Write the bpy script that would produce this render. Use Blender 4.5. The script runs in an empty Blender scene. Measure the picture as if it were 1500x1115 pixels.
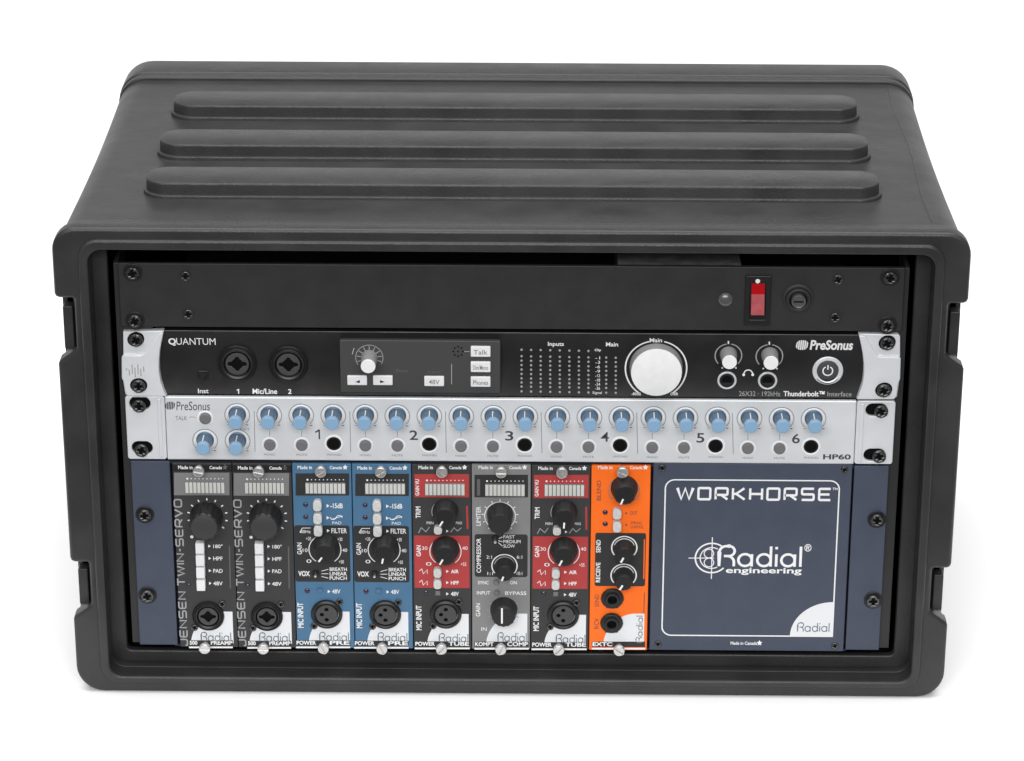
import bpy, math, random
from mathutils import Matrix, Vector
random.seed(7)
scene = bpy.context.scene
COL = scene.collection
MM = 0.001
# ------------------------------------------------------------------ camera
F_PX = 4573.02
CAM_ROT = (1.16696667, -2.30123699e-03, 1.13731431e-02)
CAM_POS = (19.364, -1786.433, 953.053)          # millimetres; x right, y deep, z up from the rack's lowest unit edge
cam_data = bpy.data.cameras.new("camera")
cam = bpy.data.objects.new("camera", cam_data)
COL.objects.link(cam)
cam.location = [c * MM for c in CAM_POS]
cam.rotation_euler = CAM_ROT
cam_data.sensor_fit = 'HORIZONTAL'
cam_data.sensor_width = 36.0
cam_data.lens = F_PX * 36.0 / 1500.0
cam_data.clip_start = 0.05
cam_data.clip_end = 50
scene.camera = cam
# ------------------------------------------------------------------ light
world = bpy.data.worlds.new("World")
scene.world = world
world.use_nodes = True
bg = world.node_tree.nodes['Background']
bg.inputs[0].default_value = (1, 1, 1, 1)
bg.inputs[1].default_value = 0.18


def area(name, loc, target, sx, sy, power):
    d = bpy.data.lights.new(name, 'AREA')
    d.shape = 'RECTANGLE'
    d.size = sx
    d.size_y = sy
    d.energy = power
    o = bpy.data.objects.new(name, d)
    COL.objects.link(o)
    o.location = loc
    o.rotation_euler = (Vector(target) - Vector(loc)).to_track_quat('-Z', 'Y').to_euler()
    return o


area("softbox_overhead", (0, 0.18, 2.3), (0, 0.18, 0), 3.2, 2.4, 92)
area("softbox_front", (-0.12, -2.5, 1.55), (0, 0, 0.1), 2.4, 0.9, 70)
scene.view_settings.view_transform = 'Standard'
scene.view_settings.look = 'None'
scene.view_settings.exposure = 0
scene.view_settings.gamma = 1
scene.view_settings.use_curve_mapping = False

# ------------------------------------------------------------------ pixel helper
_ROT = (Matrix.Rotation(CAM_ROT[2], 3, 'Z') @ Matrix.Rotation(CAM_ROT[1], 3, 'Y') @ Matrix.Rotation(CAM_ROT[0], 3, 'X'))


def px(u, v, y=0.0):
    """photo pixel -> (x, z) in millimetres on the upright plane at depth y"""
    d = _ROT @ Vector(((u - 750) / F_PX, -(v - 557.5) / F_PX, -1))
    t = (y - CAM_POS[1]) / d.y
    return (CAM_POS[0] + t * d.x, CAM_POS[2] + t * d.z)


# ------------------------------------------------------------------ materials
def mat(name, col, rough=0.5, metal=0.0, spec=0.5, vary=0.0, vscale=60.0, bump=0.0, bscale=900.0, coat=0.0, transmission=0.0):
    m = bpy.data.materials.new(name)
    m.use_nodes = True
    nt = m.node_tree
    b = nt.nodes['Principled BSDF']
    b.inputs['Base Color'].default_value = (*col, 1)
    b.inputs['Roughness'].default_value = rough
    b.inputs['Metallic'].default_value = metal
    b.inputs['Specular IOR Level'].default_value = spec
    b.inputs['Coat Weight'].default_value = coat
    if transmission:
        b.inputs['Transmission Weight'].default_value = transmission
    tc = nt.nodes.new('ShaderNodeTexCoord')
    if vary > 0:
        n = nt.nodes.new('ShaderNodeTexNoise')
        n.inputs['Scale'].default_value = vscale
        n.inputs['Detail'].default_value = 6
        nt.links.new(tc.outputs['Object'], n.inputs['Vector'])
        r = nt.nodes.new('ShaderNodeMapRange')
        r.inputs[1].default_value = 0.3
        r.inputs[2].default_value = 0.7
        r.inputs[3].default_value = 1 - vary
        r.inputs[4].default_value = 1 + vary
        nt.links.new(n.outputs['Fac'], r.inputs[0])
        mx = nt.nodes.new('ShaderNodeMix')
        mx.data_type = 'RGBA'
        mx.blend_type = 'MULTIPLY'
        mx.inputs[0].default_value = 1
        mx.inputs[6].default_value = (*col, 1)
        nt.links.new(r.outputs[0], mx.inputs[7])
        nt.links.new(mx.outputs[2], b.inputs['Base Color'])
        r2 = nt.nodes.new('ShaderNodeMapRange')
        r2.inputs[1].default_value = 0.3
        r2.inputs[2].default_value = 0.7
        r2.inputs[3].default_value = max(0.02, rough - 0.06)
        r2.inputs[4].default_value = min(1, rough + 0.06)
        nt.links.new(n.outputs['Fac'], r2.inputs[0])
        nt.links.new(r2.outputs[0], b.inputs['Roughness'])
    if bump > 0:
        n2 = nt.nodes.new('ShaderNodeTexNoise')
        n2.inputs['Scale'].default_value = bscale
        n2.inputs['Detail'].default_value = 4
        nt.links.new(tc.outputs['Object'], n2.inputs['Vector'])
        bp = nt.nodes.new('ShaderNodeBump')
        bp.inputs['Strength'].default_value = bump
        bp.inputs['Distance'].default_value = 0.0004
        nt.links.new(n2.outputs['Fac'], bp.inputs['Height'])
        nt.links.new(bp.outputs[0], b.inputs['Normal'])
    return m


M = {}
M['plastic'] = mat('rotomoulded_plastic', (0.027, 0.027, 0.0275), 0.4, spec=0.4, vary=0.2, vscale=30, bump=0.5, bscale=900)
# soft waviness and scuffs for the moulded shell
_nt = M['plastic'].node_tree
_b = _nt.nodes['Principled BSDF']
_tc = [n for n in _nt.nodes if n.type == 'TEX_COORD'][0]
_w = _nt.nodes.new('ShaderNodeTexNoise')
_w.inputs['Scale'].default_value = 22
_w.inputs['Detail'].default_value = 3
_nt.links.new(_tc.outputs['Object'], _w.inputs['Vector'])
_wb = _nt.nodes.new('ShaderNodeBump')
_wb.inputs['Strength'].default_value = 0.7
_wb.inputs['Distance'].default_value = 0.0016
_nt.links.new(_w.outputs['Fac'], _wb.inputs['Height'])
_fb = [n for n in _nt.nodes if n.type == 'BUMP' and n != _wb][0]
_nt.links.new(_wb.outputs[0], _fb.inputs['Normal'])
M['liner'] = mat('black_liner', (0.006, 0.006, 0.006), 0.8, spec=0.1)
M['rail'] = mat('black_rail', (0.02, 0.02, 0.02), 0.45, spec=0.4)
M['floor_and_reflector'] = mat('white_sweep', (0.93, 0.93, 0.93), 0.8, spec=0.1)
M['panel_black'] = mat('black_powder_coat', (0.024, 0.024, 0.0245), 0.5, spec=0.3, vary=0.06, bump=0.25, bscale=2500)
M['panel_gloss'] = mat('black_anodised', (0.009, 0.009, 0.0093), 0.4, spec=0.5, vary=0.05, bump=0.08, bscale=2500)
M['inset_grey'] = mat('charcoal_inset', (0.05, 0.05, 0.05), 0.5, spec=0.4)
M['silver'] = mat('silver_paint', (0.68, 0.695, 0.715), 0.38, metal=0.2, spec=0.5, vary=0.03, bump=0.06, bscale=3000)
M['silver_dark'] = mat('silver_edge', (0.3, 0.3, 0.31), 0.4, metal=0.4)
M['navy'] = mat('navy_powder_coat', (0.052, 0.062, 0.094), 0.5, spec=0.35, vary=0.06, bump=0.3, bscale=2200)
M['navy_dark'] = mat('navy_chassis', (0.015, 0.018, 0.03), 0.5, spec=0.3)
M['mod_dark'] = mat('charcoal_module', (0.037, 0.037, 0.038), 0.5, spec=0.3, vary=0.05, bump=0.12, bscale=2500)
M['mod_blue'] = mat('blue_module', (0.06, 0.15, 0.26), 0.48, spec=0.35, vary=0.04, bump=0.12, bscale=2500)
M['mod_grey'] = mat('grey_module', (0.2, 0.2, 0.2), 0.5, spec=0.35, vary=0.04, bump=0.12, bscale=2500)
M['mod_orange'] = mat('orange_module', (0.9, 0.15, 0.01), 0.48, spec=0.3, vary=0.03, bump=0.12, bscale=2500)
M['red_print'] = mat('red_print', (0.4, 0.045, 0.045), 0.5, spec=0.3)
M['dark_print'] = mat('charcoal_print', (0.027, 0.027, 0.028), 0.5, spec=0.3)
M['grey_print'] = mat('grey_print', (0.19, 0.19, 0.19), 0.5, spec=0.3)
M['white_print'] = mat('white_print', (0.78, 0.78, 0.78), 0.55, spec=0.2)
M['light_print'] = mat('light_grey_print', (0.33, 0.33, 0.34), 0.55, spec=0.2)
M['black_print'] = mat('black_print', (0.015, 0.015, 0.015), 0.55, spec=0.2)
M['faint_print'] = mat('faint_print', (0.115, 0.115, 0.115), 0.55, spec=0.2)
M['slate_print'] = mat('slate_print', (0.055, 0.058, 0.065), 0.55, spec=0.2)
M['soft_print'] = mat('soft_grey_print', (0.2, 0.205, 0.215), 0.55, spec=0.2)
M['radial_grey'] = mat('logo_grey_print', (0.13, 0.17, 0.2), 0.55, spec=0.2)
M['pale_patch'] = mat('pale_patch', (0.7, 0.71, 0.73), 0.5, spec=0.25)
M['black_plastic'] = mat('black_plastic', (0.011, 0.011, 0.011), 0.4, spec=0.4, bump=0.1, bscale=2500)
M['soft_black'] = mat('soft_black_knob', (0.017, 0.017, 0.017), 0.5, spec=0.35, bump=0.15, bscale=2500)
M['charcoal_knob'] = mat('charcoal_knob_face', (0.04, 0.04, 0.04), 0.5, spec=0.3)
M['hole'] = mat('black_hole', (0.003, 0.003, 0.003), 0.7, spec=0.1)
M['screw_black'] = mat('black_oxide_screw', (0.1, 0.1, 0.1), 0.28, metal=0.85, spec=0.5, vary=0.2, vscale=400)
M['washer'] = mat('black_washer', (0.01, 0.01, 0.01), 0.4, spec=0.4)
M['steel'] = mat('nickel_steel', (0.62, 0.61, 0.6), 0.33, metal=0.8, vary=0.06, vscale=300)
M['white_knob'] = mat('white_knob', (0.78, 0.78, 0.78), 0.38, spec=0.5, vary=0.03, vscale=200)
M['grey_knob_side'] = mat('grey_knob_side', (0.3, 0.3, 0.3), 0.4, spec=0.4)
M['white_button'] = mat('white_button', (0.74, 0.74, 0.75), 0.4, spec=0.4, vary=0.04, vscale=300)
M['grey_button'] = mat('grey_button', (0.15, 0.15, 0.155), 0.42, spec=0.4)
M['frost_button'] = mat('frosted_button', (0.56, 0.56, 0.55), 0.3, spec=0.6, vary=0.08, vscale=500)
M['blue_knob'] = mat('slate_blue_knob', (0.052, 0.105, 0.17), 0.35, spec=0.5)
M['blue_cap'] = mat('light_blue_knob_cap', (0.22, 0.37, 0.54), 0.35, spec=0.5)
M['led_bar'] = mat('frosted_led_bar', (0.58, 0.58, 0.56), 0.35, spec=0.5)
M['led_gap'] = mat('led_bar_gap', (0.16, 0.16, 0.155), 0.4)
M['led_dark'] = mat('unlit_led', (0.025, 0.012, 0.035), 0.25, spec=0.6)
M['led_grey'] = mat('unlit_meter_led', (0.33, 0.33, 0.33), 0.35, spec=0.5)
M['red_rocker'] = mat('red_rocker', (0.4, 0.0, 0.004), 0.3, spec=0.25)
M['pink_rocker'] = mat('pale_red_rocker', (0.36, 0.06, 0.07), 0.3, spec=0.6, vary=0.15, vscale=160)  # paler, slightly mottled red for the lower half
M['grey_module_steel'] = mat('zinc_steel', (0.09, 0.09, 0.09), 0.5, spec=0.3, vary=0.3, vscale=140)
M['plug_grey'] = mat('grey_plug', (0.1, 0.1, 0.1), 0.25, metal=0.3, spec=0.7)
M['logo_white'] = M['white_print']

# ------------------------------------------------------------------ mesh builder
WPOS = {}


class MB:
    def __init__(s):
        s.v, s.f = [], []

    def add(s, vf):
        n = len(s.v)
        s.v += [tuple(p) for p in vf[0]]
        s.f += [tuple(i + n for i in f) for f in vf[1]]
        return s


def mesh_of(name, mb, material, angle=35):
    me = bpy.data.meshes.new(name)
    me.from_pydata([(a * MM, b * MM, c * MM) for a, b, c in mb.v], [], mb.f)
    me.validate()
    me.materials.append(material)
    if angle:
        me.shade_smooth()
        me.set_sharp_from_angle(angle=math.radians(angle))
    me.update()
    return me


def put(name, me, at, parent=None, roty=0.0):
    """at = world millimetres"""
    o = bpy.data.objects.new(name, me)
    COL.objects.link(o)
    base = (0, 0, 0)
    if parent:
        o.parent = parent
        base = WPOS[parent.name]
    o.location = [(a - b) * MM for a, b in zip(at, base)]
    o.rotation_euler = (0, roty, 0)
    WPOS[o.name] = at
    return o


def build(name, mb, material, parent=None, at=None, angle=35):
    """mesh given in world mm; its origin goes to `at`, or to its own centre"""
    if isinstance(material, str):
        material = M[material]
    if isinstance(mb, tuple):
        mb = MB().add(mb)
    if at is None:
        n = len(mb.v)
        at = tuple((min(p[k] for p in mb.v) + max(p[k] for p in mb.v)) / 2 for k in range(3))
    m2 = MB()
    m2.v = [(p[0] - at[0], p[1] - at[1], p[2] - at[2]) for p in mb.v]
    m2.f = mb.f
    return put(name, mesh_of(name, m2, material, angle), at, parent)


def thing(name, label, cat, at, group=None):
    o = bpy.data.objects.new(name, None)
    COL.objects.link(o)
    o.empty_display_size = 0.02
    o.location = [a * MM for a in at]
    o['label'] = label
    o['category'] = cat
    if group:
        o['group'] = group
    WPOS[o.name] = at
    return o


def copy_tree(o, dx, parent=None):
    c = o.copy()
    COL.objects.link(c)
    w = WPOS.get(o.name, (0, 0, 0))
    WPOS[c.name] = (w[0] + dx, w[1], w[2])
    if parent:
        c.parent = parent
    else:
        c.location.x += dx * MM
    for ch in list(o.children):
        copy_tree(ch, dx, c)
    return c


# ---- shapes -------------------------------------------------------------
def curve_mesh(ob):
    me = ob.to_mesh()
    vs = [v.co.copy() for v in me.vertices]
    fs = [tuple(p.vertices) for p in me.polygons]
    ob.to_mesh_clear()
    d = ob.data
    bpy.data.objects.remove(ob)
    bpy.data.curves.remove(d)
    return vs, fs


def plate(loops, y0, y1, bevel=0.0, res=2):
    """outlines in (x, z) mm, the first the rim and the others holes; solid from y0 (front) to y1"""
    cu = bpy.data.curves.new('t', 'CURVE')
    cu.dimensions = '2D'
    cu.fill_mode = 'BOTH'
    for lp in loops:
        sp = cu.splines.new('POLY')
        sp.points.add(len(lp) - 1)
        for i, (x, z) in enumerate(lp):
            sp.points[i].co = (x, z, 0, 1)
        sp.use_cyclic_u = True
    t = y1 - y0
    cu.extrude = max(0.0, t / 2 - bevel)
    cu.bevel_depth = bevel
    cu.bevel_resolution = res
    cu.offset = -bevel
    vs, fs = curve_mesh(bpy.data.objects.new('t', cu))
    ym = (y0 + y1) / 2
    return [(v.x, ym - v.z, v.y) for v in vs], fs


def rrect(x0, z0, x1, z1, r, n=6):
    r = min(r, abs(x1 - x0) / 2 - 1e-3, abs(z1 - z0) / 2 - 1e-3)
    pts = []
    for cx, cz, a0 in ((x1 - r, z1 - r, 0), (x0 + r, z1 - r, 90), (x0 + r, z0 + r, 180), (x1 - r, z0 + r, 270)):
        for k in range(n + 1):
            a = math.radians(a0 + 90 * k / n)
            pts.append((cx + r * math.cos(a), cz + r * math.sin(a)))
    return pts


def circ(cx, cz, r, n=32, rz=None):
    rz = rz or r
    return [(cx + r * math.cos(2 * math.pi * k / n), cz + rz * math.sin(2 * math.pi * k / n)) for k in range(n)]


def box(x0, x1, y0, y1, z0, z1):
    v = [(x, y, z) for x in (x0, x1) for y in (y0, y1) for z in (z0, z1)]
    f = [(0, 1, 3, 2), (4, 6, 7, 5), (0, 4, 5, 1), (2, 3, 7, 6), (0, 2, 6, 4), (1, 5, 7, 3)]
    return v, f


def lathe(cx, cz, prof, n=32, flute=0, fdepth=0.0, frange=None):
    """prof: (radius, y) from the front pole to the back; fluting on rows frange"""
    v, f = [], []
    rows = []
    for j, (r, y) in enumerate(prof):
        if r < 1e-6:
            rows.append([len(v)])
            v.append((cx, y, cz))
            continue
        row = []
        for k in range(n):
            a = 2 * math.pi * k / n
            rr = r
            if flute and frange and frange[0] <= j <= frange[1]:
                rr = r - fdepth * (0.5 + 0.5 * math.cos(a * flute))
            row.append(len(v))
            v.append((cx + rr * math.cos(a), y, cz + rr * math.sin(a)))
        rows.append(row)
    for a, b in zip(rows, rows[1:]):
        if len(a) == 1 and len(b) == 1:
            continue
        for k in range(n):
            k2 = (k + 1) % n
            if len(a) == 1:
                f.append((a[0], b[k], b[k2]))
            elif len(b) == 1:
                f.append((a[k2], a[k], b[0]))
            else:
                f.append((a[k], b[k], b[k2], a[k2]))
    return v, f


def loft(loops):
    """loops: list of (points in (x, z), y) with equal counts; closed tube, end caps on both"""
    v, f = [], []
    n = len(loops[0][0])
    for pts, y in loops:
        v += [(p[0], y, p[1]) for p in pts]
    for j in range(len(loops) - 1):
        for k in range(n):
            k2 = (k + 1) % n
            f.append((j * n + k, j * n + k2, (j + 1) * n + k2, (j + 1) * n + k))
    return v, f


def ribbon(pts, w, closed=False):
    """flat stroke of width w along pts, mitred; returns (x, z) verts and faces"""
    n = len(pts)
    L, R = [], []
    for i in range(n):
        a = pts[(i - 1) % n] if (closed or i > 0) else None
        b = pts[i]
        c = pts[(i + 1) % n] if (closed or i < n - 1) else None

        def nrm(p, q):
            dx, dz = q[0] - p[0], q[1] - p[1]
            l = math.hypot(dx, dz) or 1e-9
            return (-dz / l, dx / l)
        n1 = nrm(a, b) if a else None
        n2 = nrm(b, c) if c else None
        if n1 and n2:
            mx, mz = n1[0] + n2[0], n1[1] + n2[1]
            l2 = (mx * mx + mz * mz) or 1e-9
            k = min(2.0 / l2, 1.6)
            m = (mx * k, mz * k)
        else:
            m = n1 or n2
        L.append((b[0] + m[0] * w / 2, b[1] + m[1] * w / 2))
        R.append((b[0] - m[0] * w / 2, b[1] - m[1] * w / 2))
    v = L + R
    f = []
    for i in range(n if closed else n - 1):
        j = (i + 1) % n
        f.append((i, n + i, n + j, j))
    return v, f


def arc(cx, cz, r, a0, a1, n=28):
    return [(cx + r * math.cos(math.radians(a0 + (a1 - a0) * k / n)), cz + r * math.sin(math.radians(a0 + (a1 - a0) * k / n))) for k in range(n + 1)]


_TC = {}


def glyphs(s, bold=0.0, shear=0.0):
    key = (s, bold, shear)
    if key not in _TC:
        cu = bpy.data.curves.new('t', 'FONT')
        cu.body = s
        cu.size = 1
        cu.offset = bold
        cu.shear = shear
        cu.resolution_u = 4
        vs, fs = curve_mesh(bpy.data.objects.new('t', cu))
        vs = [(v.x, v.y) for v in vs]
        x0, x1 = min(v[0] for v in vs), max(v[0] for v in vs)
        z0, z1 = min(v[1] for v in vs), max(v[1] for v in vs)
        _TC[key] = ([((v[0] - x0) / (x1 - x0), (v[1] - z0) / (z1 - z0)) for v in vs], fs)
    return _TC[key]


def rounded(pts, r, closed=False, n=4):
    """round the corners of a polyline"""
    out = []
    m = len(pts)
    for i, b in enumerate(pts):
        if not closed and i in (0, m - 1):
            out.append(b)
            continue
        a, c = pts[i - 1], pts[(i + 1) % m]
        la, lc = math.dist(a, b), math.dist(b, c)
        ra = min(r, la * 0.49, lc * 0.49)
        p = [b[k] + (a[k] - b[k]) * ra / la for k in (0, 1)]
        q = [b[k] + (c[k] - b[k]) * ra / lc for k in (0, 1)]
        for k in range(n + 1):
            t = k / n
            out.append(tuple((1 - t) ** 2 * p[j] + 2 * t * (1 - t) * b[j] + t * t * q[j] for j in (0, 1)))
    return out


# squared wide capitals as strokes: (advance width, list of (points, closed))
SQ = {
    'W': (1.45, [([(0, 1), (.36, 0), (.725, .95), (1.09, 0), (1.45, 1)], 0)]),
    'O': (1.1, [([(0, 0), (0, 1), (1.1, 1), (1.1, 0)], 1)]),
    'R': (1.1, [([(0, 0), (0, 1), (1.1, 1), (1.1, .4), (0, .4)], 0), ([(.5, .4), (1.1, 0)], 0)]),
    'K': (1.1, [([(0, 0), (0, 1)], 0), ([(1.05, 1), (.3, .5), (1.1, 0)], 0), ([(0, .5), (.3, .5)], 0)]),
    'H': (1.1, [([(0, 0), (0, 1)], 0), ([(1.1, 0), (1.1, 1)], 0), ([(0, .5), (1.1, .5)], 0)]),
    'S': (1.1, [([(1.1, 1), (0, 1), (0, .5), (1.1, .5), (1.1, 0), (0, 0)], 0)]),
    'E': (1.05, [([(1.05, 1), (0, 1), (0, 0), (1.05, 0)], 0), ([(0, .5), (.95, .5)], 0)]),
    'J': (0.9, [([(.9, 1), (.9, 0), (0, 0), (0, .3)], 0)]),
    'N': (1.1, [([(0, 0), (0, 1), (1.1, 0), (1.1, 1)], 0)]),
    'T': (1.1, [([(0, 1), (1.1, 1)], 0), ([(.55, 1), (.55, 0)], 0)]),
    'I': (0.0, [([(0, 0), (0, 1)], 0)]),
    'V': (1.1, [([(0, 1), (.55, 0), (1.1, 1)], 0)]),
    '-': (0.4, [([(0, .5), (.4, .5)], 0)]),
    ' ': (0.2, []),
}


def sq_text(s, w=0.2, gap=0.42, r=0.16):
    v, f, x = [], [], 0
    for ch in s:
        adv, strokes = SQ[ch]
        for pts, closed in strokes:
            sharp = ch in 'WNVK'
            p = [(x + a, b) for a, b in pts]
            if not sharp and len(p) > 2:
                p = rounded(p, r, bool(closed))
            rv, rf = ribbon(p, w * (1.3 if ch in 'WV' else 1), bool(closed))
            n = len(v)
            lift = .012 * (len(f) % 5)
            v += [(p[0], p[1], lift) for p in rv]
            f += [tuple(i + n for i in q) for q in rf]
        x += adv + gap
    return norm(v), f


def norm(v):
    x0, x1 = min(p[0] for p in v), max(p[0] for p in v)
    z0, z1 = min(p[1] for p in v), max(p[1] for p in v)
    return [((p[0] - x0) / (x1 - x0), (p[1] - z0) / (z1 - z0), p[2] if len(p) > 2 else 0.0) for p in v]


def radial_word(w=0.11):
    """rounded monoline lettering: R a d i a l"""
    S = []
    # R : tall stem bending into a bowl with a leg
    S.append(([(0, 0), (0, .68)] + arc(.3, .68, .3, 180, 90, 8) + [(.42, .98)] + arc(.42, .74, .24, 90, -90, 10) + [(.2, .5)], 0))
    S.append((arc(.34, .2, .3, 90, 0, 8) + [(.64, 0)], 0))

    def bowl(x, h=.62):
        return ([(x + .52, h * .5)] + arc(x + .26, h / 2, h / 2 - .02, 0, 360, 24), 0)

    def a_(x):
        S.append((arc(x + .28, .31, .29, 0, 360, 24), 0))
        S.append(([(x + .57, .6), (x + .57, 0)], 0))
    a_(.84)
    x = 1.66
    S.append((arc(x + .28, .31, .29, 0, 360, 24), 0))
    S.append(([(x + .57, .98), (x + .57, 0)], 0))
    S.append(([(2.47, .6), (2.47, 0)], 0))
    S.append(([(2.47, .84), (2.47, .96)], 0))
    a_(2.7)
    S.append(([(3.52, .98), (3.52, 0)], 0))
    v, f = [], []
    for p, c in S:
        rv, rf = ribbon(p, w, bool(c))
        n = len(v)
        lift = .012 * (len(S) and S.index((p, c)) % 4)
        v += [(q_[0], q_[1], lift) for q_ in rv]
        f += [tuple(i + n for i in q) for q in rf]
    return norm(v), f


SQT = {}
RAD = radial_word()
RAD_BOLD = radial_word(0.115)


class Print:
    """flat ink on a face: collects strokes and letters per ink"""

    def __init__(s, y, off=0.06, yf=None):
        s.y, s.off, s.yf = y, off, yf
        s.ink = {}
        s.n = 0

    def raw(s, ink, v, f, lift=0.0):
        mb = s.ink.setdefault(ink, MB())
        yy = (lambda z: s.yf(z)) if s.yf else (lambda z: s.y)
        mb.add(([(p[0], yy(p[1]) - s.off - lift - (p[2] if len(p) > 2 else 0.0), p[1]) for p in v], f))

    def px(s, u, v):
        return px(u, v, s.y)

    def line(s, ink, pts, w, closed=False, lift=0.0):
        s.raw(ink, *ribbon(pts, w, closed), lift)

    def poly(s, ink, pts, lift=0.0):
        s.raw(ink, pts, [tuple(range(len(pts)))], lift)

    def fit(s, ink, vf, u0, v0, u1, v1, rot=False, lift=0.012):
        """unit-box glyphs into the pixel box; rot reads upward"""
        a, b = s.px(u0, v1), s.px(u1, v0)
        v, f = vf
        if rot:
            pts = [(a[0] + (1 - q[1]) * (b[0] - a[0]), a[1] + q[0] * (b[1] - a[1])) + tuple(q[2:]) for q in v]
        else:
            pts = [(a[0] + q[0] * (b[0] - a[0]), a[1] + q[1] * (b[1] - a[1])) + tuple(q[2:]) for q in v]
        s.raw(ink, pts, f, lift)

    def text(s, ink, t, u0, v0, u1, v1, rot=False, bold=0.0, shear=0.0, lift=0.012):
        s.fit(ink, glyphs(t, bold, shear), u0, v0, u1, v1, rot, lift)

    def ring(s, ink, u, v, rpx, w, a0=0, a1=360, lift=0.0, c=None):
        cx, cz = c or s.px(u, v)
        k = mmpx(u, v, s.y)
        if a1 - a0 == 360:
            s.line(ink, circ(cx, cz, rpx * k, 40), w, True, lift)
        else:
            s.line(ink, arc(cx, cz, rpx * k, a0, a1), w, False, lift)

    def disc(s, ink, u, v, rpx, lift=0.0):
        cx, cz = s.px(u, v)
        s.poly(ink, circ(cx, cz, rpx * mmpx(u, v, s.y), 28), lift)

    def tri(s, ink, u, v, h=2.6, lift=0.0):
        s.poly(ink, [s.px(u - h * .6, v - h), s.px(u - h * .6, v + h), s.px(u + h, v)][::1], lift)

    def done(s, parent, name='printed_legend'):
        for ink, mb in s.ink.items():
            o = build(name, mb, ink, parent, angle=0)
            if name in ('printed_legend', 'embossed_mark', 'meter_scale'):
                o['kind'] = 'stuff'
        s.ink = {}


def mmpx(u, v, y):
    a, b = px(u - 10, v, y), px(u + 10, v, y)
    return (b[0] - a[0]) / 20


# ------------------------------------------------------------------ shared small hardware
def cross(r, w):
    return [(-w, r), (w, r), (w, w), (r, w), (r, -w), (w, -w), (w, -r), (-w, -r), (-w, -w), (-r, -w), (-r, w), (-w, w)]


def screw_mesh(name, r, h, cr, m):
    """pan head with a cross recess; seat at y = 0, head towards -y"""
    mb = MB().add(plate([circ(0, 0, r, 28), cross(cr, cr * 0.33)], -h, 0.2, min(h * 0.55, r * 0.3), 3))
    nf = len(mb.f)
    mb.add(lathe(0, 0, [(0, -h * 0.3), (r * 0.8, -h * 0.3), (r * 0.8, 0)], 20))
    me = mesh_of(name, mb, m)
    me.materials.append(M['hole'])
    for p in me.polygons:
        if p.index >= nf:
            p.material_index = 1
    return me


SCREW = screw_mesh('rack_screw', 4.4, 2.6, 2.3, M['screw_black'])
WASHER = mesh_of('washer', MB().add(plate([circ(0, 0, 5.9, 32)], -0.9, 0.0, 0.35)), M['washer'])
SMALL = screw_mesh('panel_screw', 3.3, 1.3, 2.0, M['screw_black'])
TINY = screw_mesh('panel_screw', 2.3, 0.9, 1.4, M['screw_black'])


def rack_screw(parent, x, z, y=0.0, washer=True, roty=None):
    o = put('rack_screw', SCREW, (x, y - (0.7 if washer else 0), z), parent, random.uniform(-.6, .6) if roty is None else roty)
    if washer:
        put('washer', WASHER, (x, y, z), o)
    return o


def knob(parent, cx, cz, y0, r0, r1, h, body, face, pointer=None, ang=0.0, flute=14, fd=0.35, pl=0.9, pw=1.0, name='knob', skirt=None):
    """turned knob standing out of a face; ang 0 = pointer straight up, clockwise positive"""
    prof = [(0, -h), (r1 * 0.9, -h), (r1, -h + 0.5), (r0, -0.4), (r0, 0)]
    fr = (2, 3)
    if skirt:
        prof = [(0, -h), (r1 * 0.9, -h), (r1, -h + 0.5), (r0, -2.2), (skirt * 0.97, -1.8), (skirt, -1.0), (skirt, 0)]
        fr = (2, 3)
    mb = MB().add(lathe(0, 0, prof, 56, flute, fd, fr))
    o = put(name, mesh_of(name, mb, M[body]), (cx, y0, cz), parent, math.radians(ang))
    if face and face != body:
        cf = 1.01 if face == 'white_knob' else .86
        f = MB().add(lathe(0, 0, [(0, -h - 0.25), (r1 * cf * .95, -h - 0.25), (r1 * cf, -h - 0.02), (r1 * cf, -h + 0.6)], 36))
        c = bpy.data.objects.new('cap', mesh_of('cap', f, M[face]))
        COL.objects.link(c)
        c.parent = o
    if pointer:
        p = MB()
        fy = -h - (0.42 if face and face != body else 0.18)
        p.add(box(-pw / 2, pw / 2, fy, -h + 0.3, r1 * (1 - pl), r1 * 0.93))
        # the line runs on down the flank
        y1 = -h * 0.35
        rr1 = r1 + (r0 - r1) * (0.65)
        v = [(-pw / 2, -h + .2, r1 * .9), (pw / 2, -h + .2, r1 * .9), (pw / 2, -h + .2, r1 + .12), (-pw / 2, -h + .2, r1 + .12),
             (-pw / 2, y1, rr1 - .5), (pw / 2, y1, rr1 - .5), (pw / 2, y1, rr1 + .12), (-pw / 2, y1, rr1 + .12)]
        p.add((v, [(0, 1, 2, 3), (4, 7, 6, 5), (3, 2, 6, 7), (0, 4, 5, 1), (0, 3, 7, 4), (1, 5, 6, 2)]))
        c = bpy.data.objects.new('pointer', mesh_of('pointer', p, M[pointer], 0))
        COL.objects.link(c)
        c.parent = o
    return o


def push_button(parent, u, v, y, rpx, h, m, name='push_button', hgt=None):
    x, z = px(u, v, y - h)
    k = mmpx(u, v, y)
    r = rpx * k
    pts = circ(x, z, r, 24, (hgt or rpx) * k)
    return build(name, plate([pts], y - h, y + 0.3, min(0.7, r * .4)), m, parent)


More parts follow.
